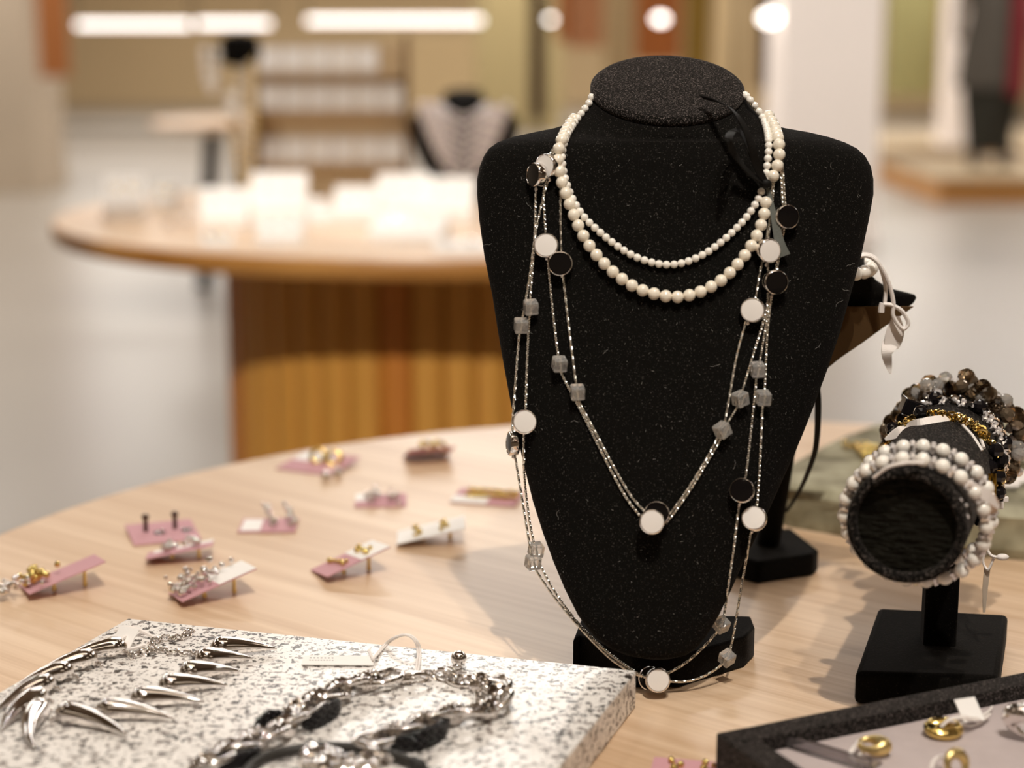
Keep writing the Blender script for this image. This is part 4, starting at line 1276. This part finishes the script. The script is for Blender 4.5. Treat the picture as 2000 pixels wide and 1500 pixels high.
# ------------------------------------------------------------------ earring cards on the table
def earring_card(label, px, py, w, d, yaw, tilt=0.0, roll=0.0, white=None, style='silver', seed=1, paper=False, legs=False):
    rr = random.Random(seed)
    R = Matrix.Rotation(yaw, 4, 'Z') @ Matrix.Rotation(tilt, 4, 'X') @ Matrix.Rotation(roll, 4, 'Y')
    lowz = min((R @ Vector((a * w / 2, b * d / 2, -.0004))).z for a in (-1, 1) for b in (-1, 1))
    c = on_z(px, py, -lowz)
    c.z = T - lowz + .0003
    M = Matrix.Translation(c) @ R
    root = thing('earring_card', label, 'earring card', (c.x, c.y, T), 'earring cards spread over the table')
    MB().box((0, 0, 0), (w, d, .0008)).build('card', M_paper if paper else M_mauve, root, 0, M=M)
    if white:
        x0, x1, y0, y1 = white
        MB().box(((x0 + x1) / 2 * w, (y0 + y1) / 2 * d, .0006), ((x1 - x0) * w, (y1 - y0) * d, .0003)).build('white_label', M_paper, root, 0, M=M)
    if legs:
        for sx in (-.25, .25):
            p = M @ Vector((sx * w * .8 + .08 * w, -d * .05, 0))
            MB().tube([p, (p.x, p.y - .001, T + .0006)], .0012, 8).sphere((p.x, p.y, T + .0018), .0017, 8, 5).build('earring_post', M_gold_satin, root)
    def cl(name, mat, pts, r, var=.3):
        mb = MB()
        for p in pts:
            mb.sphere(p, r * rr.uniform(1 - var, 1 + var), 8, 6)
        mb.build(name, mat, root, 40, M=M)
    if style == 'silver':
        for sx in (-.16, .22):
            cl('earring', M_silver, [(sx * w + rr.gauss(0, .0028), rr.gauss(0, .006), .0022 + rr.uniform(0, .0035)) for _ in range(15)], .0016)
    elif style == 'spray':
        for sx in (-.05, .30):
            pts = []
            for k in range(18):
                u = k / 17
                pts.append((sx * w + (u - .2) * .008 + rr.gauss(0, .0012), .018 * (1 - u) - .006 + rr.gauss(0, .0012), .0022 + .010 * (1 - u)))
            cl('earring', M_silver, pts, .0017)
    elif style == 'goldhoop':
        for sx in (-.02, .27):
            Mh = M @ Matrix.Translation((sx * w, .002, .0050)) @ Matrix.Rotation(.5, 4, 'Z') @ Matrix.Rotation(1.0, 4, 'X')
            MB().torus(.0056, .0019, 20, 8).build('earring', M_gold, root, 60, M=Mh)
    elif style == 'goldrow':
        for sy in (-.08, .26):
            cl('earring', M_gold, [((-.30 + .74 * k / 12) * w, sy * d + rr.gauss(0, .0005), .0024) for k in range(13)], .0019, .15)
    elif style == 'mix':
        cl('earring', M_gold, [(-.30 * w + rr.gauss(0, .0055), rr.gauss(.003, .006), .0025 + rr.uniform(0, .007)) for _ in range(36)], .0018)
        cl('earring', M_silver, [(-.72 * w + rr.gauss(0, .0075), rr.gauss(-.002, .005), .0035 + rr.uniform(0, .006)) for _ in range(36)], .0018)
    elif style == 'bigcluster':
        for cx_, cy_ in ((-.34, .0), (-.05, .12)):
            cl('earring', M_silver, [(cx_ * w + rr.gauss(0, .0058), cy_ * d + rr.gauss(0, .0060), .0022 + abs(rr.gauss(0, .0045))) for _ in range(34)], .0017)
    elif style == 'posts':
        for sx in (-.24, .2):
            MB().lathe([(.0016, 0), (.0016, .009), (.0026, .0095), (.0026, .012), (.0001, .0125)], 12, Matrix.Translation((sx * w, .004, .0004))).build('earring', plain('dark_bronze', (.09, .05, .035, 1), .25, .8), root, 60, M=M)
        for sx in (-.05, .36):
            MB().lathe([(.0045, 0), (.0038, .0012), (.0001, .0018)], 14, Matrix.Translation((sx * w, -.002, .0004))).build('earring_back', M_clear, root, 60, M=M)
    elif style == 'gold':
        for sx in (-.2, .2):
            cl('earring', M_gold, [(sx * w + rr.gauss(0, .0016), (-.4 + .8 * k / 9) * d * .8, .0020) for k in range(10)], .0015)
    return root

earring_card('mauve card with large white label and two gold hoops by the table edge', 622, 905, .052, .046, -.45, .10, 0, (-.48, .10, .02, .5), 'goldhoop', 1)
sd = thing('silver_stud_pair', 'two bright round silver studs beside the gold hoop card', 'earrings', on_z(648, 930, 0))
for x, y in ((637, 930), (660, 924)):
    MB().sphere(on_z(x, y, .0042), .0042, 16, 10).lathe([(.0007, -.009), (.0007, 0)], 6, Matrix.Translation(on_z(x, y, .0042)) @ Matrix.Rotation(1.7, 4, 'X')).build('stud', M_silver, sd, 60)
earring_card('dark tilted card with gold hoops, farthest along the table beside the bust', 838, 884, .038, .030, .28, -.45, 0, None, 'goldhoop', 2, legs=False)
earring_card('mauve card with square white label and a short row of silver crystals', 744, 978, .038, .030, .05, .06, 0, (-.5, -.12, -.1, .5), 'silver', 3)
earring_card('mauve card with long white label and gold bead rows touching the bust outline', 952, 972, .050, .030, -.25, .10, 0, (-.5, .05, -.5, -.05), 'goldrow', 4)
earring_card('flat mauve card with white label and upswept silver spray earrings', 525, 1027, .040, .032, .02, .02, 0, (-.46, -.12, -.42, .40), 'spray', 5)
earring_card('mauve card standing on dark bronze post earrings with clear backs', 318, 1040, .046, .044, .35, .05, 0, None, 'posts', 6)
earring_card('propped mauve card with a bar of silver stones and dark shadow below', 352, 1074, .044, .030, .15, -.16, -.16, (-.4, .5, .1, .5), 'silver', 7, legs=True)
earring_card('tilted card with gold earrings and a white end, casting a shadow on bare oak', 684, 1092, .046, .032, .45, -.14, -.30, (.05, .5, -.5, .5), 'gold', 8, legs=True)
earring_card('white propped card with thin gold earrings near the bust', 842, 1036, .048, .038, .05, -.06, -.22, None, 'gold', 9, paper=True, legs=True)
earring_card('tilted card with gold and silver bead clusters at the left table side', 122, 1122, .050, .034, .45, -.14, -.28, None, 'mix', 10, legs=True)
earring_card('tilted pale card with spiky silver bead clusters before the granite slab', 415, 1136, .050, .032, .45, -.13, -.28, (.0, .5, -.5, .5), 'bigcluster', 11, legs=True)
earring_card('mauve card corner beside the black tray at the bottom edge', 1345, 1512, .036, .030, -.2, .0, 0, None, 'gold', 12)

# ------------------------------------------------------------------ back table goods
def wedge(px, py, w, d, h, yaw, label, extra=None):
    c = on_z(px, py, 0)
    root = thing('display_riser', label, 'jewelry riser', c, 'white risers on the back table')
    M = Matrix.Translation(c) @ Matrix.Rotation(yaw, 4, 'Z')
    h = h * 1.6
    prof = [(-d / 2, .0002), (d / 2, .0002), (d / 2, h), (d / 2 - .008, h), (-d / 2, h * .35)]
    MB().prism(prof, -w / 2, w / 2, M @ Matrix(((0, 0, 1, 0), (1, 0, 0, 0), (0, 1, 0, 0), (0, 0, 0, 1)))).build('body', M_paper, root, 0, .001)
    for sx in (-.2, .2):
        MB().torus(.006, .0016, 14, 6, M=M @ Matrix.Translation((sx * w, 0, h * .68 + .004)) @ Matrix.Rotation(.7, 4, 'X')).build('ring', M_silver if extra != 'gold' else M_gold, root)
    return root
WR = [(245, 425, .075, .05, .050, .2, 'white riser nearest the left end of the back table', 'gold'),
      (322, 408, .05, .04, .030, -.2, 'small white riser behind the leftmost one on the back table', 'gold'),
      (440, 446, .085, .05, .045, .1, 'white riser in front of the gold necklace stand', None),
      (545, 440, .105, .05, .060, -.05, 'tall white riser in front of the earring rack', None),
      (548, 480, .075, .035, .030, .0, 'low white riser at the table front, below the tall riser', None),
      (425, 482, .05, .03, .014, .3, 'flat white riser holding gold rings near the front rim', 'gold'),
      (620, 440, .045, .045, .030, .5, 'small turned white riser right of the tall one', None),
      (697, 436, .085, .05, .042, -.1, 'white riser right of the gap in the middle of the back table', None),
      (790, 432, .10, .05, .055, .1, 'white riser standing before the lilac bead bust', None),
      (880, 436, .09, .05, .052, -.1, 'white riser beside the black bust outline', None),
      (800, 474, .13, .05, .030, -.3, 'long low white riser angled toward the table front', None),
      (900, 494, .085, .03, .012, .1, 'flat white card riser at the very front of the back table', None)]
for q in WR:
    wedge(*q)
for i, (x, y, lab) in enumerate(((206, 432, 'silver ball at the left rim of the back table'), (331, 448, 'silver ball, left of a touching pair on the back table'), (364, 442, 'silver ball, right of a touching pair on the back table'))):
    o = MB().sphere((0, 0, .008), .008, 16, 10).lathe([(.002, .015), (.002, .018), (.0001, .0185)], 8).build('ball_pendant', M_silver, None, 60, M=Matrix.Translation(on_z(x, y, 0)))
    tag(o, lab, 'pendant', 'silver balls on the back table')

# earring rack
RD = 3.72
rk_c = Vector(((at_y(508, 300, RD).x + at_y(790, 300, RD).x) / 2, RD, T))
rw = at_y(790, 300, RD).x - at_y(508, 300, RD).x
rack = thing('earring_rack', 'tan earring rack with three rows of white cards on the back table', 'rack', rk_c)
MB().box(rk_c + Vector((0, .02, .165)), (rw, .012, .33)).build('back_panel', M_tan, rack, 0, .002)
for sx in (-1, 1):
    MB().box(rk_c + Vector((sx * (rw / 2 + .006), .012, .172)), (.012, .03, .344)).build('side_post', plain('walnut_post', srgb(128, 96, 58), .6), rack, 0, .002)
ROWS = (.262, .182, .070)
for z in ROWS:
    MB().box(rk_c + Vector((0, -.004, z)), (rw, .024, .006)).build('ledge', M_tan, rack, 0, .001)
MB().box(rk_c + Vector((0, .015, .004)), (rw + .03, .09, .008)).build('foot', M_tan, rack, 0, .002)
cardm = MB().box((0, 0, .027), (rw / 6.6, .0015, .052)).mesh('card', M_paper, 0)
for ri, z in enumerate(ROWS):
    for k in range(6):
        if ri == 0 and k > 4: continue
        M = Matrix.Translation(rk_c + Vector((-rw / 2 + rw * (k + .5) / 6, -.012, z + .004))) @ Matrix.Rotation(-.22, 4, 'X')
        r = thing('earring_card', ('white earring card in the top row of the tan rack', 'white earring card in the middle row of the tan rack', 'white earring card in the bottom row of the tan rack')[ri], 'earring card', M.translation, 'cards in the tan rack row %s' % ('top', 'middle', 'bottom')[ri])
        inst('card', cardm, M, r)
        for sx in (-.012, .012):
            MB().sphere((sx, -.004, .022), .0035, 8, 6).build('earring', rl.choice((M_gold, M_silver, M_lilac)), r, 60, M=M)

# gold necklace stand beside the rack
ND = 3.45
nx = at_y(462, 250, ND).x
ns_ = thing('necklace_stand', 'black T-shaped stand hung with gold and pearl strands left of the rack', 'jewelry stand', (nx, ND, T))
MB().lathe([(.05, 0.0002), (.05, .010), (.046, .014), (.012, .018), (.009, .03), (.009, .31), (.0001, .312)], 24, Matrix.Translation((nx, ND, T))).build('post', M_black_metal, ns_)
MB().tube([(nx - .045, ND, T + .305), (nx + .050, ND, T + .305)], .014, 14).build('cross_bar', M_black_metal, ns_)
MB().lathe([(.0001, .31), (.028, .312), (.042, .335), (.036, .372), (.0001, .380)], 20, Matrix.Translation((nx + .012, ND, T - .03))).build('top_pad', M_velvet_plain, ns_)
def hang(label, x0, x1, drop, r, mat, yoff, name='bead_strand'):
    root = thing(name, label, 'necklace', (nx + (x0 + x1) / 2, ND + yoff, T + .3), 'strands on the black T stand')
    P = catmull([Vector((nx + x0, ND + yoff, T + .31)), Vector((nx + x0 * .9 + x1 * .1, ND + yoff, T + .31 - drop * .6)), Vector((nx + (x0 + x1) / 2, ND + yoff, T + .31 - drop)), Vector((nx + x0 * .1 + x1 * .9, ND + yoff, T + .31 - drop * .6)), Vector((nx + x1, ND + yoff, T + .31))], 10)
    me = MB().sphere((0, 0, 0), r, 10, 7).mesh('bead', mat, 180)
    for p in resample(P, r * 2):
        inst('bead', me, Matrix.Translation(p), root)
hang('long strand of gold beads on the black T stand', -.005, .040, .27, .0075, M_gold_satin, -.020)
hang('cream bead strand inside the gold one on the black T stand', .004, .032, .21, .0080, M_pearl, -.021)
hang('short loop of large white beads at the end of the T stand', -.055, -.030, .075, .0095, M_pearl_w, -.022)
for yy, rr_, lab in ((222, .017, 'white ball in place of a bright highlight, lower of two on the front of the T stand'), (192, .013, 'white ball in place of a bright highlight, upper of two on the front of the T stand')):
    o = MB().sphere((0, 0, 0), rr_, 20, 14).lathe([(.003, rr_ * .95), (.003, rr_ + .004), (.0001, rr_ + .005)], 10).build('highlight_ball', M_pearl_w, None, 60, M=Matrix.Translation(at_y(452, yy, ND - .05)))  # white balls added in place of a bright blurred highlight
    tag(o, lab, 'pendant', 'highlight balls on the T stand')

# lilac-beaded bust on the back table
LB = 3.60
def midl(px, py):
    return at_y(px, py, LB + (390 - py) / 3333 * LB * .25)
OUTL = [(392, 878, 930), (380, 858, 952), (340, 832, 980), (290, 808, 1005), (250, 798, 1016), (230, 802, 1012), (218, 816, 998), (210, 840, 972), (203, 858, 952), (195, 864, 946), (188, 866, 944)]
lb = thing('necklace_bust', 'black bust on the back table under a bib of lilac beads', 'display bust', on_z(905, 395, 0))
lmb = build_bust('body', OUTL, M_velvet_plain, midl, midl(900, 225).z, midl(900, 190).z, math.radians(15), .05, .040, .02, .040, wref=.08)
lmb.build('body', M_velvet_plain, lb, 60)
cc = midl(905, 188)
MB().lathe([(.041, -.002), (.043, .001), (.042, .005), (.0001, .006)], 32, frame((0, -.26, 1), (1, 0, 0), cc)).build('neck_cap', M_velvet_plain, lb)
MB().box(Vector((on_z(905, 392, 0).x, LB + .03, T + .008)), (.13, .10, .0155)).build('base', M_velvet_plain, lb, 0, .003)
BVL = BVHTree.FromPolygons([Vector(v) for v in lmb.v], lmb.f)
bib = thing('bib_necklace', 'wide bib of pale lilac bead strands on the rear bust', 'necklace', at_y(900, 300, LB - .06))
lm = [MB().sphere((0, 0, 0), .0062, 8, 6).mesh('bead', m, 180) for m in (M_lilac, M_pearl_w)]
for s in range(8):
    hw = 46 + s * 6; dip = 230 + s * 17
    pts = []
    for k in range(9):
        u = -1 + 2 * k / 8
        x = 905 + u * hw; y = dip - (dip - 205) * abs(u) ** 1.8
        d = ray(x, y).normalized()
        loc, n_, i_, dist = BVL.ray_cast(EYE, d)
        p = (loc - d * .008) if loc is not None else at_y(x, y, LB)
        pts.append(p)
    for i, p in enumerate(resample(catmull(pts, 8), .0125)):
        inst('bead', lm[(i + s) % 2], Matrix.Translation(p), bib)

# ------------------------------------------------------------------ distant fittings
# small round table with black leg
st_ = thing('side_table', 'small round wooden table with black legs far behind the necklace stand', 'table', (-1.02, 7.2, 0))
MB().lathe([(.0001, T - .035), (.47, T - .035), (.48, T - .028), (.48, T - .004), (.475, T), (.0001, T)], 64, Matrix.Translation((-1.02, 7.2, 0))).build('table_top', M_oak, st_)
for a in (2.6, 4.7, 0.5):
    MB().tube([(-1.02 + .3 * math.cos(a), 7.2 + .3 * math.sin(a), T - .03), (-1.02 + .38 * math.cos(a), 7.2 + .38 * math.sin(a), 0)], .035, 12).build('leg', M_black_metal, st_)

# lit rail with tube lamps
FD = 9.2
def tube_lamp(px0, px1, py, label):
    a = at_y(px0, py, FD); b = at_y(px1, py, FD)
    root = thing('tube_lamp', label, 'lamp', (a + b) / 2, 'tube lamps in the distance')
    MB().tube([a, b], .016, 10).build('glass_tube', M_tube, root)
    for p in (a, b):
        MB().tube([p, (p.x, p.y, CEIL)], .004, 6).build('hanging_rod', M_black_metal, root, 60)
tube_lamp(150, 372, 48, 'glowing tube lamp, leftmost of the distant row')
tube_lamp(385, 528, 46, 'short glowing tube lamp, middle of the distant row')
tube_lamp(600, 942, 40, 'long glowing tube lamp ending near the bust')
def globe(px, py, label, rr):
    c = at_y(px, py, FD)
    root = thing('pendant_lamp', label, 'lamp', c, 'globe pendants in the distance')
    MB().sphere(c, rr, 16, 10, sc=(1.15, 1.15, .7)).build('globe', M_globe, root, 180)
    MB().tube([c, (c.x, c.y, CEIL)], .004, 6).build('cord', M_black_metal, root)
globe(1075, 38, 'glowing globe pendant, leftmost of the three above the bust', .018)
globe(1290, 37, 'glowing globe pendant directly above the bust neck', .030)
globe(1503, 35, 'glowing globe pendant beside the white pillar', .044)

def garment(px0, px1, pyb, D, mat, label, folds=4, ztop=1.75, thick=.05, cat='garment', grp=None):
    x0 = at_y(px0, pyb, D).x; x1 = at_y(px1, pyb, D).x
    zb = max(.06, at_y((px0 + px1) / 2, pyb, D).z)
    w = x1 - x0
    root = thing('hanging_garment', label, cat, ((x0 + x1) / 2, D, zb), grp)
    N = 24
    mb = MB()
    for iz in range(9):
        v = iz / 8
        z = zb + (ztop - zb) * v
        k = 1.0 if v < .85 else 1 - (v - .85) * 3.0
        for s_ in (1, -1):
            for i in range(N + 1):
                u = i / N
                x = x0 + w * (.5 + (u - .5) * k)
                y = D + thick * .5 * s_ * (math.sin(math.pi * min(1, max(0.02, u))) ** .4) + thick * .35 * math.sin(u * folds * 6.28 + v * .7) * (1 - v * .6)
                mb.v.append((x, y, z))
    row = 2 * (N + 1)
    for iz in range(8):
        for i in range(N):
            a = iz * row + i
            mb.f.append((a + 1, a, a + row, a + row + 1))
            b = iz * row + N + 1 + i
            mb.f.append((b, b + 1, b + row + 1, b + row))
        mb.f.append((iz * row, iz * row + N + 1, iz * row + row + N + 1, iz * row + row))
        mb.f.append((iz * row + N + 1 + N, iz * row + N, iz * row + row + N, iz * row + row + N + 1 + N))
    mb.build('cloth', mat, root, 60)
    MB().tube(catmull([Vector(((x0 + x1) / 2 - w * .25, D, ztop - .02)), Vector(((x0 + x1) / 2, D, ztop + .05)), Vector(((x0 + x1) / 2, D, ztop + .10))], 6), .005, 6).build('hanger', M_black_metal, root)
    return root

def rail(px0, px1, D, label, z=1.86):
    x0 = at_y(px0, 60, D).x; x1 = at_y(px1, 60, D).x
    root = thing('clothes_rail', label, 'clothes rail', ((x0 + x1) / 2, D, 0))
    MB().tube([(x0, D, z), (x1, D, z)], .014, 10).build('rail', M_black_metal, root)
    for x in (x0, x1):
        MB().tube([(x, D, 0), (x, D, z)], .018, 10).build('upright', M_black_metal, root)
        MB().box((x, D, .012), (.06, .5, .023)).build('foot', M_black_metal, root, 0, .004)
GR = 'garments hanging behind the bust'
rail(1048, 1440, 11.0, 'black clothes rail behind the bust hung with brown and tan garments')
garment(1108, 1178, 92, 11.0, M_terracotta, 'terracotta garment on the rail above the bust shoulder', grp=GR)
garment(1086, 1108, 80, 11.0, M_rust, 'narrow rust garment left of the terracotta one', grp=GR, folds=1)
garment(1034, 1066, 232, 10.4, M_darkbrown, 'dark brown garment hanging above the near bust shoulder', folds=2, grp=GR)
garment(1182, 1236, 150, 11.0, M_sand, 'sand-coloured garment in the middle of the rail', grp=GR)
garment(1240, 1330, 120, 11.0, M_rust, 'rust brown garment right behind the bust neck', grp=GR)
garment(1335, 1385, 160, 11.0, M_ochre, 'ochre garment at the right end of the rail', grp=GR)
garment(1474, 1512, 172, 10.2, M_darkbrown, 'dark brown garment hanging beside the white pillar', folds=2, grp=GR)
garment(1400, 1465, 210, 12.5, M_sand, 'pale sand curtain between the ochre garment and the pillar', folds=3, grp=GR)
# far wall panels
def panel(px0, px1, py0, py1, D, mat, label, name='wall_panel', thick=.06, cat='panel'):
    a = at_y(px0, py1, D); b = at_y(px1, py0, D)
    z0 = max(0.003, a.z); z1 = b.z
    o = MB().box(((a.x + b.x) / 2, D, (z0 + z1) / 2), (b.x - a.x, thick, z1 - z0)).build(name, mat, None, 0, .01)
    tag(o, label, cat)
    return o
panel(80, 108, -420, 150, 11.85, plain('stained_wood', srgb(142, 82, 28), .7), 'narrow rust wooden panel beside the beige pillar', 'wooden_panel')
panel(930, 1100, -300, 260, 16.0, plain('pale_olive_paint', srgb(150, 134, 94), .9), 'pale olive screen behind the bust shoulder', 'room_screen')
panel(760, 925, 70, 240, 14.0, M_sand, 'sand coloured partition between rack and olive screen', 'partition_screen')
# right side: platforms, olive hangings, column, mannequin
def platform(px0, px1, D0, D1, h, label):
    x0 = at_y(px0, 350, D0).x; x1 = at_y(px1, 350, D0).x
    root = thing('platform', label, 'platform', ((x0 + x1) / 2, D0, 0))
    MB().box(((x0 + x1) / 2, (D0 + D1) / 2, h / 2 - .01), (x1 - x0 - .04, D1 - D0 - .04, h - .022)).build('riser', M_oak_shaded, root, 0)
    MB().box(((x0 + x1) / 2, (D0 + D1) / 2, h - .012), (x1 - x0, D1 - D0, .024)).build('top_board', M_platform, root, 0, .003)
platform(1832, 2500, 11.2, 13.2, .18, 'low tan platform under the mannequin')
platform(1725, 2400, 13.6, 17.0, .20, 'second tan platform farther back beside the white pillar')
column('pillar', 1852, 1912, 14.2, .3, M_pillar, 'slim white column standing on the tan platform', 0.202)
GO = 'hangings on the right side'
garment(1728, 1826, 185, 15.5, M_olive, 'broad olive hanging between the two white pillars', grp=GO)
garment(1826, 1850, 190, 15.3, M_ochre, 'narrow ochre hanging beside the slim column', folds=1, grp=GO)

# shop mannequin
mx = at_y(1932, 300, 12.2).x
man = thing('mannequin', 'shop mannequin in charcoal coat and black trousers on the tan platform', 'mannequin', (mx, 12.2, .18))
def skin(name, verts, edges, radii, mat, parent):
    me = bpy.data.meshes.new(name)
    me.from_pydata(verts, edges, [])
    me.materials.append(mat)
    o = inst(name, me, Matrix.Identity(4), parent)
    sk = o.modifiers.new('skin', 'SKIN')
    for i, r in enumerate(radii):
        me.skin_vertices[0].data[i].radius = (r, r * .85)
    me.skin_vertices[0].data[0].use_root = True
    ss = o.modifiers.new('sub', 'SUBSURF'); ss.levels = 1; ss.render_levels = 2
    return o
def mp_(x, y, z): return (mx + x, 12.2 + y, .18 + z)
def skin_obj(name, verts, edges, radii, mat):
    me = bpy.data.meshes.new(name)
    me.from_pydata(verts, edges, [])
    me.materials.append(mat)
    o = inst(name, me, Matrix.Identity(4), man)
    o.modifiers.new('skin', 'SKIN')
    if not me.skin_vertices:
        bpy.context.view_layer.objects.active = o
        bpy.ops.mesh.customdata_skin_add()
    for i, r in enumerate(radii):
        me.skin_vertices[0].data[i].radius = (r, r * .85)
    me.skin_vertices[0].data[0].use_root = True
    ss = o.modifiers.new('sub', 'SUBSURF'); ss.levels = 1; ss.render_levels = 2
    return o
skin_obj('figure', [mp_(0, 0, .92), mp_(-.09, 0, .84), mp_(-.10, -.01, .48), mp_(-.10, .02, .09), mp_(-.10, -.11, .035), mp_(.09, 0, .84), mp_(.10, -.02, .48), mp_(.11, .02, .09), mp_(.12, -.11, .035),
                    mp_(0, 0, 1.12), mp_(0, 0, 1.38), mp_(0, 0, 1.50), mp_(0, -.01, 1.62), mp_(0, -.01, 1.74), mp_(-.19, 0, 1.38), mp_(-.25, .01, 1.10), mp_(-.27, -.05, .86), mp_(.19, 0, 1.38), mp_(.25, .01, 1.10), mp_(.27, -.05, .86)],
         [(0, 1), (1, 2), (2, 3), (3, 4), (0, 5), (5, 6), (6, 7), (7, 8), (0, 9), (9, 10), (10, 11), (11, 12), (12, 13), (10, 14), (14, 15), (15, 16), (10, 17), (17, 18), (18, 19)],
         [.15, .10, .068, .042, .035, .10, .068, .042, .035, .13, .14, .055, .085, .07, .06, .045, .03, .06, .045, .03], plain('mannequin_shell', srgb(112, 100, 88), .5))
def sleeve(name, rings, mat, close=True):
    mb = MB()
    n = 28
    for (z, rx, ry, dx) in rings:
        for k in range(n):
            a = 2 * math.pi * k / n
            w = 1 + .04 * math.sin(a * 6)
            mb.v.append((mx + dx + rx * w * math.cos(a), 12.2 + ry * w * math.sin(a), .18 + z))
    for i in range(len(rings) - 1):
        for k in range(n):
            mb.f.append((i * n + k, i * n + (k + 1) % n, (i + 1) * n + (k + 1) % n, (i + 1) * n + k))
    return mb.build(name, mat, man, 60)
sleeve('trousers', [(.10, .15, .10, -.02), (.22, .17, .12, -.01), (.5, .215, .15, 0), (.8, .215, .16, 0), (.95, .18, .14, 0)], M_blackcloth)
sleeve('coat', [(.55, .235, .17, -.03), (.8, .225, .165, -.02), (1.05, .20, .155, 0), (1.3, .22, .15, 0), (1.42, .21, .12, 0), (1.47, .10, .08, 0)], M_charcoal)
o = sleeve('scarf', [(.50, .060, .05, .12), (.9, .065, .05, .125), (1.2, .06, .05, .12), (1.42, .05, .045, .10)], M_maroon)
for v in o.data.vertices: v.co.y -= .16
for sx in (-.10, .115):
    MB().lathe([(.0001, 0.001), (.06, .001), (.062, .03), (.055, .07), (.048, .16), (.05, .24), (.0001, .24)], 16, Matrix.Translation((mx + sx, 12.2 - .01, .18)) @ Matrix.Diagonal((.9, 1.3, 1, 1))).build('boot', M_charcoal, man)
